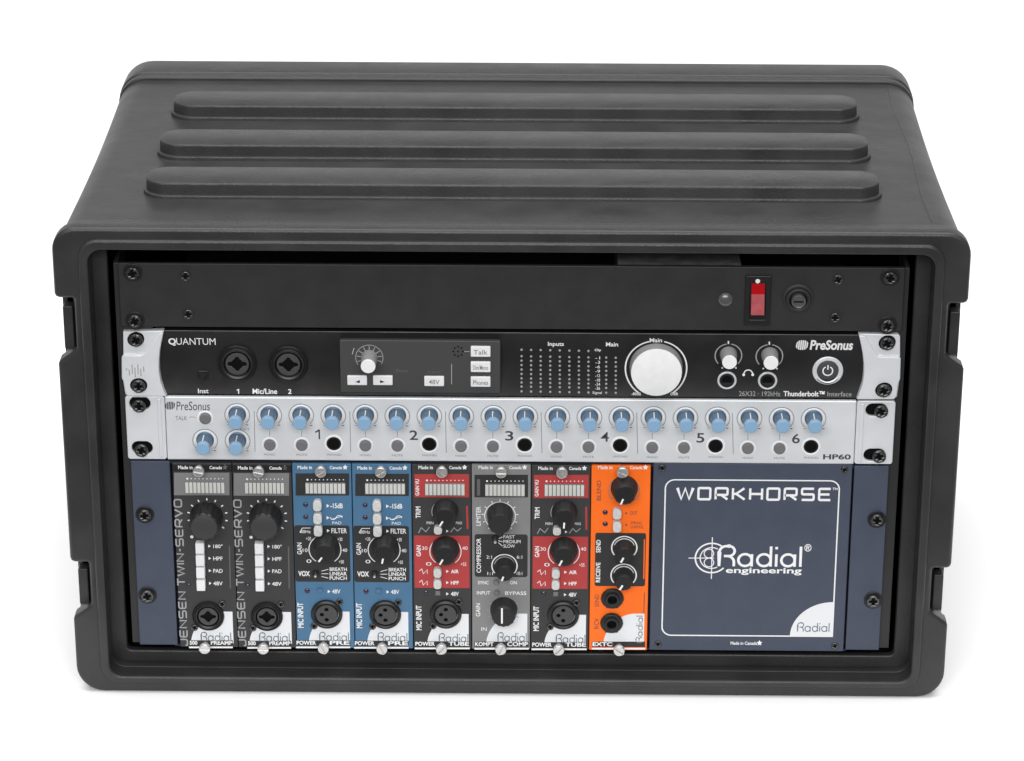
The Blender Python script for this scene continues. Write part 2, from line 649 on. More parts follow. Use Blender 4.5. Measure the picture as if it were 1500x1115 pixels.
# ================================================================== SETTING
sw_prof = [(-150, -27.2), (2000, -27.2)]  # white floor; front edge stops short to limit bounce onto the case front
for k in range(1, 13):
    q = math.radians(90 * k / 12)
    sw_prof.append((2000 + 700 * math.sin(q), -27.2 + 700 * (1 - math.cos(q))))
sw_prof.append((2700, 1250))  # unseen rise behind the case, added as a reflector for its top
sv, sf = [], []
for yy, zz in sw_prof:
    sv += [(-2600, yy, zz), (2600, yy, zz)]
for k in range(len(sw_prof) - 1):
    sf.append((2 * k, 2 * k + 1, 2 * k + 3, 2 * k + 2))
fl = build('floor_and_reflector', (sv, sf), 'floor_and_reflector', angle=60)
fl['kind'] = 'structure'

# ================================================================== CASE
YR = -10.0                                        # front face of the rim
case = thing('rack_case', 'black moulded plastic rack case with three ribs on top, holding all the audio gear', 'rack case', (0, 150, -27))
W = abs(px(75.5, 367, YR)[0] - px(1423.5, 371, YR)[0]) / 2
ZT = px(750, 338, YR)[1]
ZB = -27.0
OW = abs(px(143.5, 640, YR)[0] - px(1357, 640, YR)[0]) / 2
OT = px(750, 368, YR)[1]
OB = px(750, 993.5, YR)[1]


def rim_outline(w, zt, zb, rt, rb, notch=True, ins=12):
    pts = []

    def corner(cx, cz, r, a0, n=8):
        for k in range(n + 1):
            a = math.radians(a0 + 90 * k / n)
            pts.append((cx + r * math.cos(a), cz + r * math.sin(a)))
    corner(w - rt, zt - rt, rt, 0)
    corner(-w + rt, zt - rt, rt, 90)
    zz = []
    if notch:
        for v0, v1 in ((437, 531), (824, 905)):
            zz.append((px(80, v0, YR)[1], px(88, v1, YR)[1]))
        for a, b in zz:
            pts.extend([(-w, a + 3), (-w + .9, a + .9), (-w + 3, a), (-w + ins - 1, a), (-w + ins, a - 1), (-w + ins, b + 10), (-w + ins - .8, b + 8.2), (-w + .8, b + .6), (-w, b - 1.4)])
    corner(-w + rb, zb + rb, rb, 180)
    corner(w - rb, zb + rb, rb, 270)
    if notch:
        for a, b in zz[::-1]:
            pts.extend([(w, b - 1.4), (w - .8, b + .6), (w - ins + .8, b + 8.2), (w - ins, b + 10), (w - ins, a - 1), (w - ins + 1, a), (w - 3, a), (w - .9, a + .9), (w, a + 3)])
    return pts, zz


ro, notches = rim_outline(W, ZT, ZB, 15, 18)
ri = rrect(-OW, OB, OW, OT, 9)
build('front_rim', plate([ro, ri], YR, YR + 13, 2.2, 3), 'plastic', case)
# tongue round the opening
bo = rrect(-OW - 5.5, OB - 4.4, OW + 5.5, OT + 6.3, 12)
bi = rrect(-OW + .3, OB + .3, OW - .3, OT - .3, 8.5)
build('rim_tongue', plate([bo, bi], YR - 2.6, YR + 4, 1.6, 3), 'plastic', case)
# second, lower step of the rim
so, _ = rim_outline(W - 1.8, ZT - 1.6, ZB + 2, 14, 17, True, 7.5)
build('rim_flange', plate([so, ri], YR + 12, YR + 20, 1.6, 3), 'plastic', case)
# inner ledge all round
LX0, LX1 = px(170.5, 640, 10)[0], px(1327, 640, 10)[0]
LB = px(750, 956.5, 10)[1]
LT = px(750, 366, 10)[1]
lo = rrect(-OW - 3, OB - 3, OW + 3, OT + 3, 9)
li = rrect(LX0, LB, LX1, LT, 3)
build('inner_ledge', plate([lo, li], 10, 16, 1.3, 3), 'plastic', case)
# latch strikes in the notches
for sgn in (-1, 1):
    for a, b in notches:
        x0, x1 = sorted((sgn * (W - 9.5), sgn * (W - 3.4)))
        build('latch_strike', plate([rrect(x0, b + 6, x1, a - 8.5, .8)], YR + 8, YR + 17, .5), 'plastic', case)
# body
BW, BT, BB = W - 2.0, ZT - 3.6, ZB + 4
def body_loop(w, zt, zb, r, y):
    return (rrect(-w, zb, w, zt, r, 8), y)
YB = 300.0
bl = [body_loop(BW - 3, BT - 3, BB + 3, 12, 8)]
for k in range(0, 15):
    t = k / 14
    y = 9 + (YB - 9) * t
    sag = 1.5 * math.sin(math.pi * t)            # walls drawn in slightly between the rims
    bl.append(body_loop(BW - sag, BT - sag * .6, BB + sag, 14 + 6 * t, y))
build('shell', loft(bl), 'plastic', case, angle=50)
# rear rim and back wall
RO, _ = rim_outline(W - 1.0, ZT, ZB, 22, 18, False)
build('rear_rim', plate([RO], 304, 332, 2.2, 4), 'plastic', case)
RO2, _ = rim_outline(W - 1.6, ZT - .9, ZB + 2, 21.5, 17, False)
build('rear_flange', plate([RO2], 296, 303, 1.4, 4), 'plastic', case)
build('rear_groove', plate([rim_outline(W - 3, ZT - 3.0, ZB + 3, 21, 16, False)[0]], 300, 306, .4), 'plastic', case)
# liner
LN = MB()
l0 = rrect(-OW + 2, OB + 2, OW - 2, OT - 2, 6)
lv, lf = loft([(l0, 15), (l0, 288)])
lf = [tuple(reversed(q)) for q in lf]
n = len(l0)
lf.append(tuple(range(n, 2 * n)))
build('liner', (lv, lf), 'liner', case)
# ribs: a low skirt with a taller bar on it
for i, (vL) in enumerate((287.5, 230.5, 172.5)):
    # depth of the light line between skirt and bar, on the level of the skirt's top
    zs = BT + 1.6
    d = _ROT @ Vector((0, -(vL - 557.5) / F_PX, -1))
    t = (zs - CAM_POS[2]) / d.z
    yf = CAM_POS[1] + t * d.y
    dep = 33

    def slab(w, ya, yb, z0, z1, r, inset, bev):
        pts0 = rrect(-w, ya, w, yb, r, 8)
        v, f = [], []
        m = len(pts0)
        rows = [(0, z0), (inset * .12, z0 + (z1 - z0) * .3), (inset * .46, z1 - bev - .45), (inset * .5, z1 - bev), (inset * .5 + bev * .3, z1 - bev * .3), (inset * .5 + bev, z1)]
        for ins_, z in rows:
            pp = rrect(-w + ins_, ya + ins_, w - ins_, yb - ins_, max(.5, r - ins_ * .6), 8)
            v += [(p[0], p[1], z) for p in pp]
        for j in range(len(rows) - 1):
            for k in range(m):
                k2 = (k + 1) % m
                f.append((j * m + k, j * m + k2, (j + 1) * m + k2, (j + 1) * m + k))
        f.append(tuple(range((len(rows) - 1) * m, len(rows) * m)))
        return v, f
    rib = build('rib', slab(231, yf, yf + dep, BT - 1, BT + 8.8, 13, .7, 1.1), 'plastic', case, angle=30)
    build('rib_skirt', slab(232.8, yf - 3.2, yf + dep + 3, BT - 2.5, zs, 15, .6, 0.8), 'plastic', rib, angle=30)
# mould parting seam along the shoulder of the shell
sv_, sf_ = [], []
for k in range(25):
    t = k / 24
    y_ = 20 + 265 * t
    sg = 1.5 * math.sin(math.pi * (y_ - 9) / 291)
    zt2 = BT - sg * .6
    xs2 = 258.5 - 1.2 * math.sin(t * 9)
    sv_ += [(xs2 - .7, y_, zt2 - .2), (xs2, y_, zt2 + .45), (xs2 + .7, y_, zt2 - .2)]
for k in range(24):
    for j in (0, 1):
        sf_.append((3 * k + j, 3 * k + j + 1, 3 * k + j + 4, 3 * k + j + 3))
build('mould_seam', (sv_, sf_), 'plastic', case)
# rack rails
for sgn in (-1, 1):
    x0, x1 = sorted((sgn * 222, sgn * 244.6))
    rl = MB().add(plate([rrect(x0, 2, x1, 265, .5)], 3.4, 6, .3))
    xa, xb = sorted((sgn * 242, sgn * 244.6))
    rl.add(box(xa, xb, 6, 40, 2, 265))
    build('rack_rail', rl, 'rail', case)

# ================================================================== POWER PANEL
U = 44.45


def unit_z(top_u):
    return 266.7 - U * top_u


pw = thing('power_panel', 'plain black one-unit power panel with red rocker switch, topmost in the case', 'power panel', (0, 0, 223))
fx0, fx1 = -241.3, 241.3
build('faceplate', plate([rrect(fx0, 224.2, fx1, 266.2, 1.2)], 0, 3.2, .5), 'panel_black', pw)
ch = MB().add(box(px(905, 380, 10)[0], px(1085, 380, 10)[0], 3.2, 150, 228, 265.6))
cho = build('chassis', ch, 'grey_module_steel', pw)
for sgn in (-1, 1):
    for z in (260.35, 228.6):
        rack_screw(pw, sgn * 232.3, z)
for u, v in ((271.5, 405), (275.5, 461), (1228, 410), (1223.5, 466)):
    x, z = px(u, v, -1)
    put('panel_screw', SMALL, (x, 0, z), pw, random.uniform(-.5, .5))
# blanking button
x, z = px(1063, 440, -1)
build('blanking_plug', lathe(x, z, [(0, -2.2), (1.6, -2.1), (3.2, -1.6), (4.4, -.7), (4.7, -.2), (4.7, 0.1)], 32), 'plug_grey', pw)
# rocker switch
a, b = px(1089.5, 476), px(1130, 403)
sw = build('rocker_switch', plate([rrect(a[0], a[1], b[0], b[1], 1), rrect(a[0] + 3.2, a[1] + 4.2, b[0] - 3.2, b[1] - 3.4, .5)], -1.6, .4, .5), 'black_plastic', pw)
mx0, mx1 = a[0] + 3.9, b[0] - 3.9
build('switch_well', box(mx0 - .2, mx1 + .2, -.2, .2, a[1] + 4.3, b[1] - 3.5), 'black_plastic', sw)
zm = px(1110, 432, -3)[1]
zt_, zb_ = px(1110, 416.5, -2)[1], px(1110, 460.5, -3)[1]
v = [(mx0, -1.2, zt_), (mx1, -1.2, zt_), (mx1, -2.0, zm), (mx0, -2.0, zm), (mx0, .3, zt_), (mx1, .3, zt_), (mx1, .3, zm), (mx0, .3, zm)]
cubef = [(0, 3, 2, 1), (4, 5, 6, 7), (0, 1, 5, 4), (1, 2, 6, 5), (2, 3, 7, 6), (3, 0, 4, 7)]
build('rocker', (v, cubef), 'red_rocker', sw, angle=0)['label'] = 'deep red upper half of the rocker'
v = [(mx0, -2.0, zm - .05), (mx1, -2.0, zm - .05), (mx1, -4.6, zb_), (mx0, -4.6, zb_), (mx0, .3, zm - .05), (mx1, .3, zm - .05), (mx1, .3, zb_ - .6), (mx0, .3, zb_ - .6)]
build('rocker', (v, cubef), 'pink_rocker', sw, angle=0)['label'] = 'lighter red lower half of the rocker'
P = Print(-1.6)
P.disc('white_print', 1110, 412, 3.4)
P.done(sw, 'marking')
# fuse holder
x, z = px(1169, 437)
fu = build('fuse_holder', lathe(x, z, [(5.2, -.5), (5.6, -3.6), (6.4, -4.0), (7.4, -3.7), (8.0, -1.2), (9.6, -.7), (9.8, 0.1)], 44), 'panel_black', pw)
build('fuse_cap', lathe(x, z, [(0, -6.0), (3.2, -6.0), (4.0, -6.6), (4.5, -6.2), (4.7, -.5), (4.7, 0)], 40, 18, .3, (2, 3)), 'plug_grey', fu)
build('cap_slot', box(x - 3, x + 3, -6.15, -5.9, z - .5, z + .5), 'hole', fu)

# ================================================================== AUDIO INTERFACE
ai = thing('audio_interface', 'black concave one-unit audio interface with big white main knob and silver ears', 'audio interface', (0, 0, 178.6))
AZ0, AZ1 = 178.6, 221.0


def qy(z):
    """depth of the hollow front at height z"""
    t = (z - AZ0) / (AZ1 - AZ0)
    return 1.2 + 4 * 2.6 * t * (1 - t)


def qpx(u, v, out=0.0):
    x, z = px(u, v, 1.0)
    for _ in range(3):
        x, z = px(u, v, qy(z) - out)
    return x, qy(z), z


qx0, qx1 = px(226, 540)[0], px(1272, 540)[0]
mb = MB()
NZ = 20
zs_ = [AZ0 + (AZ1 - AZ0) * k / NZ for k in range(NZ + 1)]
vv, ff = [], []
prof = [(9, AZ0)] + [(qy(z), z) for z in zs_] + [(1.35, AZ1 + .3), (1.8, AZ1 + .4), (9, AZ1 + .4)]
NX = 60
for k in range(NX + 1):
    xx = qx0 + (qx1 - qx0) * k / NX
    vv += [(xx, y, z) for y, z in prof]
m_ = len(prof)
for k in range(NX):
    for j in range(m_ - 1):
        ff.append((k * m_ + j, (k + 1) * m_ + j, (k + 1) * m_ + j + 1, k * m_ + j + 1))
build('faceplate', (vv, ff), 'panel_gloss', ai, angle=30)
build('chassis', box(-215, 215, 8, 190, AZ0 + 1, AZ1 - 1), 'rail', ai)


def pp(lst, y=0.0):
    return [px(u, v, y) for u, v in lst]


L_arc = [(240, 484.5), (237.2, 498), (234.6, 512), (233.3, 528), (233.6, 543), (236, 557), (240, 569), (244.5, 578.5)]
R_arc = [(1254.8, 583), (1259, 572), (1263, 561), (1264.8, 548), (1265.2, 535), (1263.8, 519), (1261.2, 505), (1257.5, 489)]
ear = build('rack_ear', plate([pp([(180.5, 486)] + L_arc + [(184, 578), (181, 560)])[::-1]], -.5, 5, .5), 'silver', ai)
build('ear_wing', plate([pp(L_arc + [(187, 578), (183.5, 572), (181, 556), (178.8, 552), (178.6, 522), (180.5, 518.5), (207, 518), (213, 515), (218, 509), (231, 487)])[::-1]], -2.6, 0, .8, 3), 'silver', ear)
pr = Print(-2.6)
for k in range(7):
    uu = 185 + k * 4.2
    h = [4, 10, 14, 15, 15, 12, 8][k]
    pr.line('light_print', [pr.px(uu, 541 - h * .5 + (k % 2) * 5), pr.px(uu + .6, 541 + h * .5 + (k % 2) * 4)], .7)
pr.done(ear, 'embossed_mark')
ear = build('rack_ear', plate([pp(R_arc + [(1316, 490), (1318.5, 493), (1318.5, 550), (1314, 581), (1310, 583.5)])], -.5, 5, .5), 'silver', ai)
build('ear_wing', plate([pp(R_arc + [(1267, 490), (1274, 502), (1283, 517), (1287, 520.5), (1316, 521), (1319, 523.5), (1318.3, 553), (1315.5, 560), (1313.4, 577), (1309, 583)])], -2.6, 0, .8, 3), 'silver', ear)
HOLE = mesh_of('screw_hole', MB().add(plate([circ(0, 0, 5.4, 32, 4.8)], -.15, .2, 0)), M['hole'])
for u, v, yy in ((199, 498.5, -.5), (203, 566, -2.6), (1300, 503.5, -.5), (1295, 572.5, -2.6)):
    x, z = px(u, v, yy - 1)
    o = put('rack_screw', SCREW, (x, yy + .3, z), ai, random.uniform(-.5, .5))
    put('screw_hole', HOLE, (x, yy, z + .3), o)

P = Print(0, .07, qy)
P.px = lambda u, v: (lambda q: (q[0], q[2]))(qpx(u, v))
P.text('white_print', 'Q', 247, 495.5, 257.5, 506.5, bold=.035)
P.text('white_print', 'UANTUM', 258.5, 495.5, 315.5, 505, bold=-.002)
P.done(ai, 'brand_lettering')
P.text('white_print', 'Inst', 290, 569.5, 305.5, 576, bold=.01)
P.line('white_print', [P.px(346.8, 572), P.px(349.6, 570)], .5)
P.line('white_print', [P.px(349.6, 570), P.px(349.6, 577)], .6)
P.text('white_print', 'Mic/Line', 370, 569.5, 406, 577, bold=.02)
P.text('white_print', '2', 422, 570, 427, 577, bold=.02)
P.text('white_print', 'Inputs', 802.5, 501, 826, 508.5, bold=.02)
P.text('white_print', 'Main', 887.5, 501.5, 905.5, 507.5, bold=.02)
P.text('white_print', 'Main', 951.5, 495.5, 970, 501.5, bold=.02)
P.text('white_print', '-80dB', 925, 575, 939, 579, bold=.01)
P.text('white_print', '0dB', 982, 575, 993, 579, bold=.01)
for uc, vc, r in ((1067, 521, 19.5), (1127, 522, 19.5)):
    P.ring('light_print', uc, vc, r, .7, 100, 222)
    P.ring('light_print', uc, vc, r, .7, -42, 80)
    P.line('white_print', [P.px(uc, vc - 21.5), P.px(uc, vc - 17)], .9)
    P.disc('white_print', uc - 9, vc + 18, 1.3)
    P.disc('white_print', uc + 11, vc + 18, 1.5)
P.ring('white_print', 961, 539.5, 45, .9, 104, 236)
P.ring('white_print', 961, 539.5, 45, .9, -56, 76)
hp = arc(*P.px(1096, 548), 2.7, 10, 170, 14)
P.line('white_print', hp, .7)
for s_ in (-1, 1):
    P.disc('white_print', 1096 + s_ * 6.6, 549, 2.1)
P.text('light_print', '26X32 · 192kHz', 1082.5, 573.5, 1143, 580)
P.text('white_print', 'Thunderbolt™', 1147.5, 573, 1208, 580.5, bold=.02)
P.text('light_print', 'Interface', 1212, 574, 1247.5, 580.5)
P.done(ai, 'printed_legend')


def wave_emblem(Pr, ink, u0, v0, u1, v1, n=6):
    uc, vc = (u0 + u1) / 2, (v0 + v1) / 2
    ru, rv = (u1 - u0) / 2, (v1 - v0) / 2
    for k in range(n):
        t0, t1 = -1 + 2 * (k + .1) / n, -1 + 2 * (k + .8) / n
        h0 = math.sqrt(max(.18, 1 - (abs(t0) ** 3)))
        h1 = math.sqrt(max(.18, 1 - (abs(t1) ** 3)))
        lean = .22
        Pr.poly(ink, [Pr.px(uc + (t0 - lean * .3) * ru, vc + h0 * rv), Pr.px(uc + (t1 - lean * .3) * ru, vc + h1 * rv),
                      Pr.px(uc + (t1 + lean * .3) * ru, vc - h1 * rv), Pr.px(uc + (t0 + lean * .3) * ru, vc - h0 * rv)])


wave_emblem(P, 'white_print', 1166, 498.5, 1184, 512.5)
P.text('white_print', 'PreSonus', 1186, 498.5, 1250, 512.5, bold=.03, shear=.12)
P.done(ai, 'brand_lettering')

# combo sockets


def hole_disc(x, z, r, y):
    return lathe(x, z, [(0, y), (r, y)], 24)


def combo_socket(parent, x, y, z, R, name='combo_socket'):
    o = build(name, lathe(x, z, [(R * .68, y - .1), (R * .7, y - 1.6), (R * .8, y - 2.2), (R * .86, y - 1.2), (R * .9, y - 1.2), (R * .95, y - 1.8), (R, y - 1.0), (R, y + 1)], 48), 'black_plastic', parent)
    # insert with the jack bore and the three contact slots around it
    c = MB().add(plate([circ(x, z, R * .6, 40), key_shape(x, z, R)], y - 1.6, y - .3, .25))
    build('insert', c, 'inset_grey', o)
    build('bore', hole_disc(x, z, R * .72, y - .25), 'hole', o)
    return o


def key_shape(x, z, R):
    pts = []
    for k in range(48):
        a = 2 * math.pi * k / 48
        r = .3 * R
        for c in (math.pi, 0, -math.pi / 2 * 1.0, math.pi / 2):
            dlt = (a - c + math.pi) % (2 * math.pi) - math.pi
            amp = .2 if c in (math.pi, 0) else .1
            r = max(r, R * (.3 + amp * max(0, 1 - (dlt / .42) ** 2)))
        pts.append((x + r * math.cos(a), z + r * math.sin(a)))
    return pts


for u, v in ((347.5, 533), (422.5, 534)):
    x, y, z = qpx(u, v, 1)
    combo_socket(ai, x, y, z, 12.2)
# instrument switch
x, y, z = qpx(297.5, 551)
sw = build('slide_switch', plate([rrect(x - 3.4, z - 3.6, x + 3.4, z + 3.6, 1.2), rrect(x - 2.5, z - 2.6, x + 2.5, z + 2.6, .8)], y - .5, y + 1, .3), 'panel_gloss', ai)
build('slider', box(x - 1.6, x + 1.6, y - 1.8, y + 1, z - 2.4, z + .6), 'black_plastic', sw)
# control inset
a, b = px(499, 574.5, -.6), px(733, 499.5, -.6)
ins = build('control_inset', plate([rrect(a[0], a[1], b[0], b[1], .8)], -.9, 5, .5), 'inset_grey', ai)
P = Print(-.9)
uc, vc = 541, 524
P.ring('light_print', uc, vc, 20, .4, -30, 215)
for k in range(9):
    aa = math.radians(-20 + k * 27.5)
    c0, c1 = math.cos(aa), math.sin(aa)
    x, z = P.px(uc, vc)
    kk = mmpx(uc, vc, -.9)
    P.line('light_print', [(x + c0 * 12 * kk, z + c1 * 12 * kk), (x + c0 * 18.5 * kk, z + c1 * 18.5 * kk)], .5)
P.line('light_print', [P.px(516, 519), P.px(518.5, 510)], .6)
P.line('light_print', [P.px(661.5, 533), P.px(661.5, 563)], .45)
P.line('light_print', [P.px(680, 515), P.px(688, 515)], .45)
P.text('faint_print', 'Phones', 580, 540.5, 597, 545.5)
P.text('faint_print', 'Input', 627, 543, 645, 547.5)
P.done(ins, 'printed_legend')
# talkback grille
kk = mmpx(671, 515, 0)
for k in range(9):
    cu_, cv_ = (671, 515) if k == 8 else (671 + 7 * math.cos(k * math.pi / 4), 515 + 7 * math.sin(k * math.pi / 4))
    pr = px(cu_, cv_, -.9)
    build('microphone_hole', lathe(pr[0], pr[1], [(0, -.96), (.62, -.96), (.62, -.5)], 12), 'hole', ins)
x, z = px(541, 524, -.9)
knob(ins, x, z, -.9, 5.2, 4.5, 14, 'grey_knob_side', 'white_knob', None, 0, 0, 0, name='selector_knob')


def key(u0, v0, u1, v1, legend, par):
    a, b = px(u0, v1, -2.4), px(u1, v0, -2.4)
    o = build('button', plate([rrect(a[0], a[1], b[0], b[1], .6)], -2.4, -.5, .45), 'white_button', par)
    Pk = Print(-2.4)
    uc, vc = (u0 + u1) / 2, (v0 + v1) / 2
    if legend == '<':
        Pk.poly('black_print', [Pk.px(uc - 3, vc + 2), Pk.px(uc + 4, vc - 1), Pk.px(uc + 4, vc + 3.5)][::-1])
    elif legend == '>':
        Pk.poly('black_print', [Pk.px(uc + 3, vc + 2), Pk.px(uc - 4, vc - 1), Pk.px(uc - 4, vc + 3.5)])
    else:
        w = min(11, 2.6 * len(legend))
        Pk.text('soft_print', legend, uc - w, vc - 2.6, uc + w, vc + 4, bold=.01)
    Pk.done(o, 'legend')


key(508.8, 551, 537.5, 564.5, '<', ins)
key(546.5, 551, 575, 564.5, '>', ins)
key(621.5, 552, 650.5, 566, '48V', ins)
key(689.5, 508, 718.5, 523, 'Talk', ins)
key(689.5, 530.5, 718.5, 545.5, 'Dim/Mono', ins)
key(689.5, 552.5, 718.5, 567, 'Phones', ins)
# meter lights
mb = MB()
rows = [512.5, 522, 528.5, 535, 541.5, 548, 554.5, 560.5, 566.5, 573.5]
for ci, uu in enumerate((764, 778, 792, 806, 820, 834, 848, 862, 888, 902)):
    for ri_, vr in enumerate(rows):
        if ci >= 8 and ri_ == 0:
            continue
        x, y, z = qpx(uu, vr + ci * .25)
        mb.add(lathe(x, z, [(0, y - .45), (.5, y - .4), (.78, y - .12), (.8, y + .1)], 10))
o = build('meter_lights', mb, 'led_grey', ai)
o['kind'] = 'stuff'
P = Print(0, .07, qy)
P.px = lambda u, v: (lambda q: (q[0], q[2]))(qpx(u, v))
P.text('white_print', 'Clip', 871, 511, 880.5, 515.5, bold=.02)
for t, vr in zip(('-1', '-3', '-6', '-9', '-12', '-18', '-24', '-36'), rows[1:9]):
    P.text('white_print', t, 872, vr + .2, 879, vr + 4.4)
P.text('white_print', 'Signal', 868, 573.5, 881.5, 578)
P.done(ai, 'meter_scale')
# main knob
x, y, z = qpx(961, 538)
knob(ai, x, z, y, 16.6, 15.6, 8.5, 'grey_knob_side', 'white_knob', None, 0, 0, 0, name='main_knob')
for uc, vc in ((1067, 519), (1127.5, 520)):
    x, y, z = qpx(uc, vc)
    knob(ai, x, z, y, 5.4, 4.5, 13, 'grey_knob_side', 'white_knob', None, 0, 0, 0, name='volume_knob')


def jack(parent, x, y, z, R, ring, bore=.66, h=1.2, name='headphone_jack'):
    o = build(name, lathe(x, z, [(R * bore, y - .1), (R * bore, y - h * .6), (R * bore * 1.08, y - h), (R * .93, y - h), (R, y - h * .6), (R, y + .2)], 40), ring, parent)
    build('bore', lathe(x, z, [(0, y - .2), (R * bore * 1.02, y - .2)], 32), 'hole', o)
    return o


for u, v in ((1065, 558), (1124.5, 558.5)):
    x, y, z = qpx(u, v, 1)
    o = jack(ai, x, y, z, 6.0, 'silver', .78, 1.0)
    build('sleeve', lathe(x, z, [(3.2, y - .15), (3.2, y - .5), (4.4, y - .6), (4.7, y - .1)], 32), 'black_plastic', o)
# power button
x, y, z = qpx(1212.5, 543)
pb = build('power_button', lathe(x, z, [(6.6, y + .2), (7.0, y - .5), (7.9, y - .9), (8.2, y - .4), (8.5, y - .4), (8.8, y - 1.0), (9.5, y - .5), (9.6, y + .8)], 48), 'silver', ai)
build('button_cap', lathe(x, z, [(0, y - .5), (5.9, y - .5), (6.7, y - .2), (6.7, y + .3)], 40), 'inset_grey', pb)
P = Print(y - .5)
P.line('white_print', arc(x, z, 3.0, 118, 422, 30), .75)
P.line('white_print', [(x, z + 3.9), (x, z + .9)], .75)
P.done(pb, 'power_symbol')

# ================================================================== HEADPHONE AMPLIFIER
ha = thing('headphone_amplifier', 'silver one-unit headphone amplifier with a row of light blue knobs and six jacks', 'headphone amp', (0, 0, 134.2))
HZ0, HZ1 = 134.2, 177.4
hx0, hx1 = px(243.5, 625)[0], px(1253, 625)[0]
build('faceplate', plate([rrect(hx0, HZ0, hx1, HZ1, .6)], -.6, 3, .7), 'silver', ha)
build('chassis', box(-215, 215, 3, 190, HZ0 + 1, HZ1 - 1), 'rail', ha)


def slot(cx, cz, w, h):
    return rrect(cx - w / 2, cz - h / 2, cx + w / 2, cz + h / 2, h / 2, 10)


for sgn in (-1, 1):
    xo = -241 if sgn < 0 else 240
    xi = hx0 - .35 if sgn < 0 else hx1 + .35
    a, b = sorted((xo, xi))
    zz_ = [px(*p_, -1)[1] for p_ in (((205, 594), (207, 659)) if sgn < 0 else ((1291, 602), (1287, 668)))]
    xs_ = [px(*p_, -1)[0] for p_ in (((203.5, 594), (207, 659)) if sgn < 0 else ((1291, 602), (1288, 668)))]
    off = 0 if sgn < 0 else -3.0
    slots = [slot(xs_[i] + off, zz_[i] + (.9 if sgn < 0 else .2), 13.5, 8.6) for i in (0, 1)]
    if sgn < 0:
        slots = [slot(xs_[i] + .5, zz_[i] + 1, 13.2, 8.8) for i in (0, 1)]
    e = build('rack_ear', plate([rrect(a, HZ0, b, HZ1, 1.8)] + slots, -.3, 3, .6, 3), 'silver', ha)
    gx = xi + sgn * -0 + (sgn * 3.2)
    g = sorted((xi + sgn * 2.2, xi + sgn * 4.6))
    build('ear_bead', plate([rrect(g[0], HZ0 + 1.5, g[1], HZ1 - 1.5, .9)], -1.0, 0, .6, 3), 'silver', e)
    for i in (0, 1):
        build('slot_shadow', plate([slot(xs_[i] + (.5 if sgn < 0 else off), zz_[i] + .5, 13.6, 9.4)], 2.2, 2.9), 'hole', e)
        put('rack_screw', SCREW, (xs_[i], .6, zz_[i] - (.6 if sgn < 0 else .5)), ha, random.uniform(-.5, .5))
P = Print(-.6)
wave_emblem(P, 'slate_print', 242, 588.5, 256.5, 600)
P.text('slate_print', 'PreSonus', 258.5, 588.5, 307, 601, shear=.1)
P.done(ha, 'brand_lettering')
P.text('soft_print', 'TALK', 257, 609.5, 274, 615.5)
P.line('soft_print', [P.px(277, 612), P.px(281, 610.5), P.px(287, 612)], .3)
P.text('slate_print', 'HP60', 1205.5, 665.5, 1246.5, 673, bold=.03)
for k, (u, v) in enumerate(((465.5, 637), (606, 638), (746, 639), (886, 640.5), (1026, 642), (1166, 643))):
    if k == 0:
        P.line('slate_print', [P.px(u - 4, v - 3.6), P.px(u - 1, v - 5), P.px(u + 2, v - 7.4)], .95)
        P.line('slate_print', [P.px(u + 2, v - 7.6), P.px(u + 2.4, v + 6.5)], .95)
        continue
    P.text('slate_print', str(k + 1), u - (3.4 if k == 0 else 6), v - 7.5, u + (3.4 if k == 0 else 6), v + 6.5, bold=.012)
for k in range(6):
    u = 372 + 140.1 * k
    P.line('soft_print', [P.px(u + (.3), 602 + k * .6), P.px(u + 1.6, 662 + k * .6)], .4)
KN = []
for k in range(19):
    KN.append((347.5 + 46.9 * k, 607 + .32 * k))
BK = [(300.5, 644.5), (348, 645)]
for u, v in KN + BK:
    P.ring('soft_print', u, v + 1, 18.2, .45, -45, 225)
    P.line('soft_print', [P.px(u - 14.5, v + 15), P.px(u - 10.5, v + 15)], .4)
    P.line('slate_print', [P.px(u + 12.5, v + 15.5), P.px(u + 16, v + 15.5)], .5)
BT_, JK = [], []
for k in range(6):
    BT_ += [(395 + 140.1 * k, 652.3 + k * 1.0), (442 + 140 * k, 652.6 + k * 1.0)]
    JK.append((489 + 139.8 * k, 650 + k * .85))
for u, v in BT_:
    P.line('soft_print', [P.px(u, v - 22), P.px(u, v - 13)], .3)
    P.text('soft_print', 'MONO' if (int(u) - 395) % 140 < 20 else 'MUTE', u - 8, v + 12.3, u + 8, v + 15)
for u, v in JK:
    P.text('soft_print', 'PHONES', u - 10, v + 15, u + 11, v + 17.6)
P.text('soft_print', 'EXT', 352, 627.5, 366, 630.5)
P.done(ha, 'printed_legend')
TALK = [(300.5, 613.5)]
# ring + knob meshes shared
KRING = mesh_of('knob_ring', MB().add(lathe(0, 0, [(5.6, .1), (5.7, -.25), (6.3, -.45), (6.6, -.2), (6.6, .1)], 40)), M['white_print'])
kb = MB().add(lathe(0, 0, [(0, -11.5), (3.7, -11.5), (4.2, -11.2), (4.9, -.8), (5.5, -.5), (5.5, .1)], 48, 16, .22, (2, 3)))
KBODY = mesh_of('knob', kb, M['blue_knob'])
KCAP = mesh_of('knob_cap', MB().add(lathe(0, 0, [(0, -14.4), (3.7, -14.4), (4.15, -14.0), (4.3, -11.0), (0, -11.0)], 40)), M['blue_cap'])
KPTR = mesh_of('pointer', MB().add(box(-.28, .28, -11.2, -3.0, 3.6, 4.65)), M['white_print'], 0)


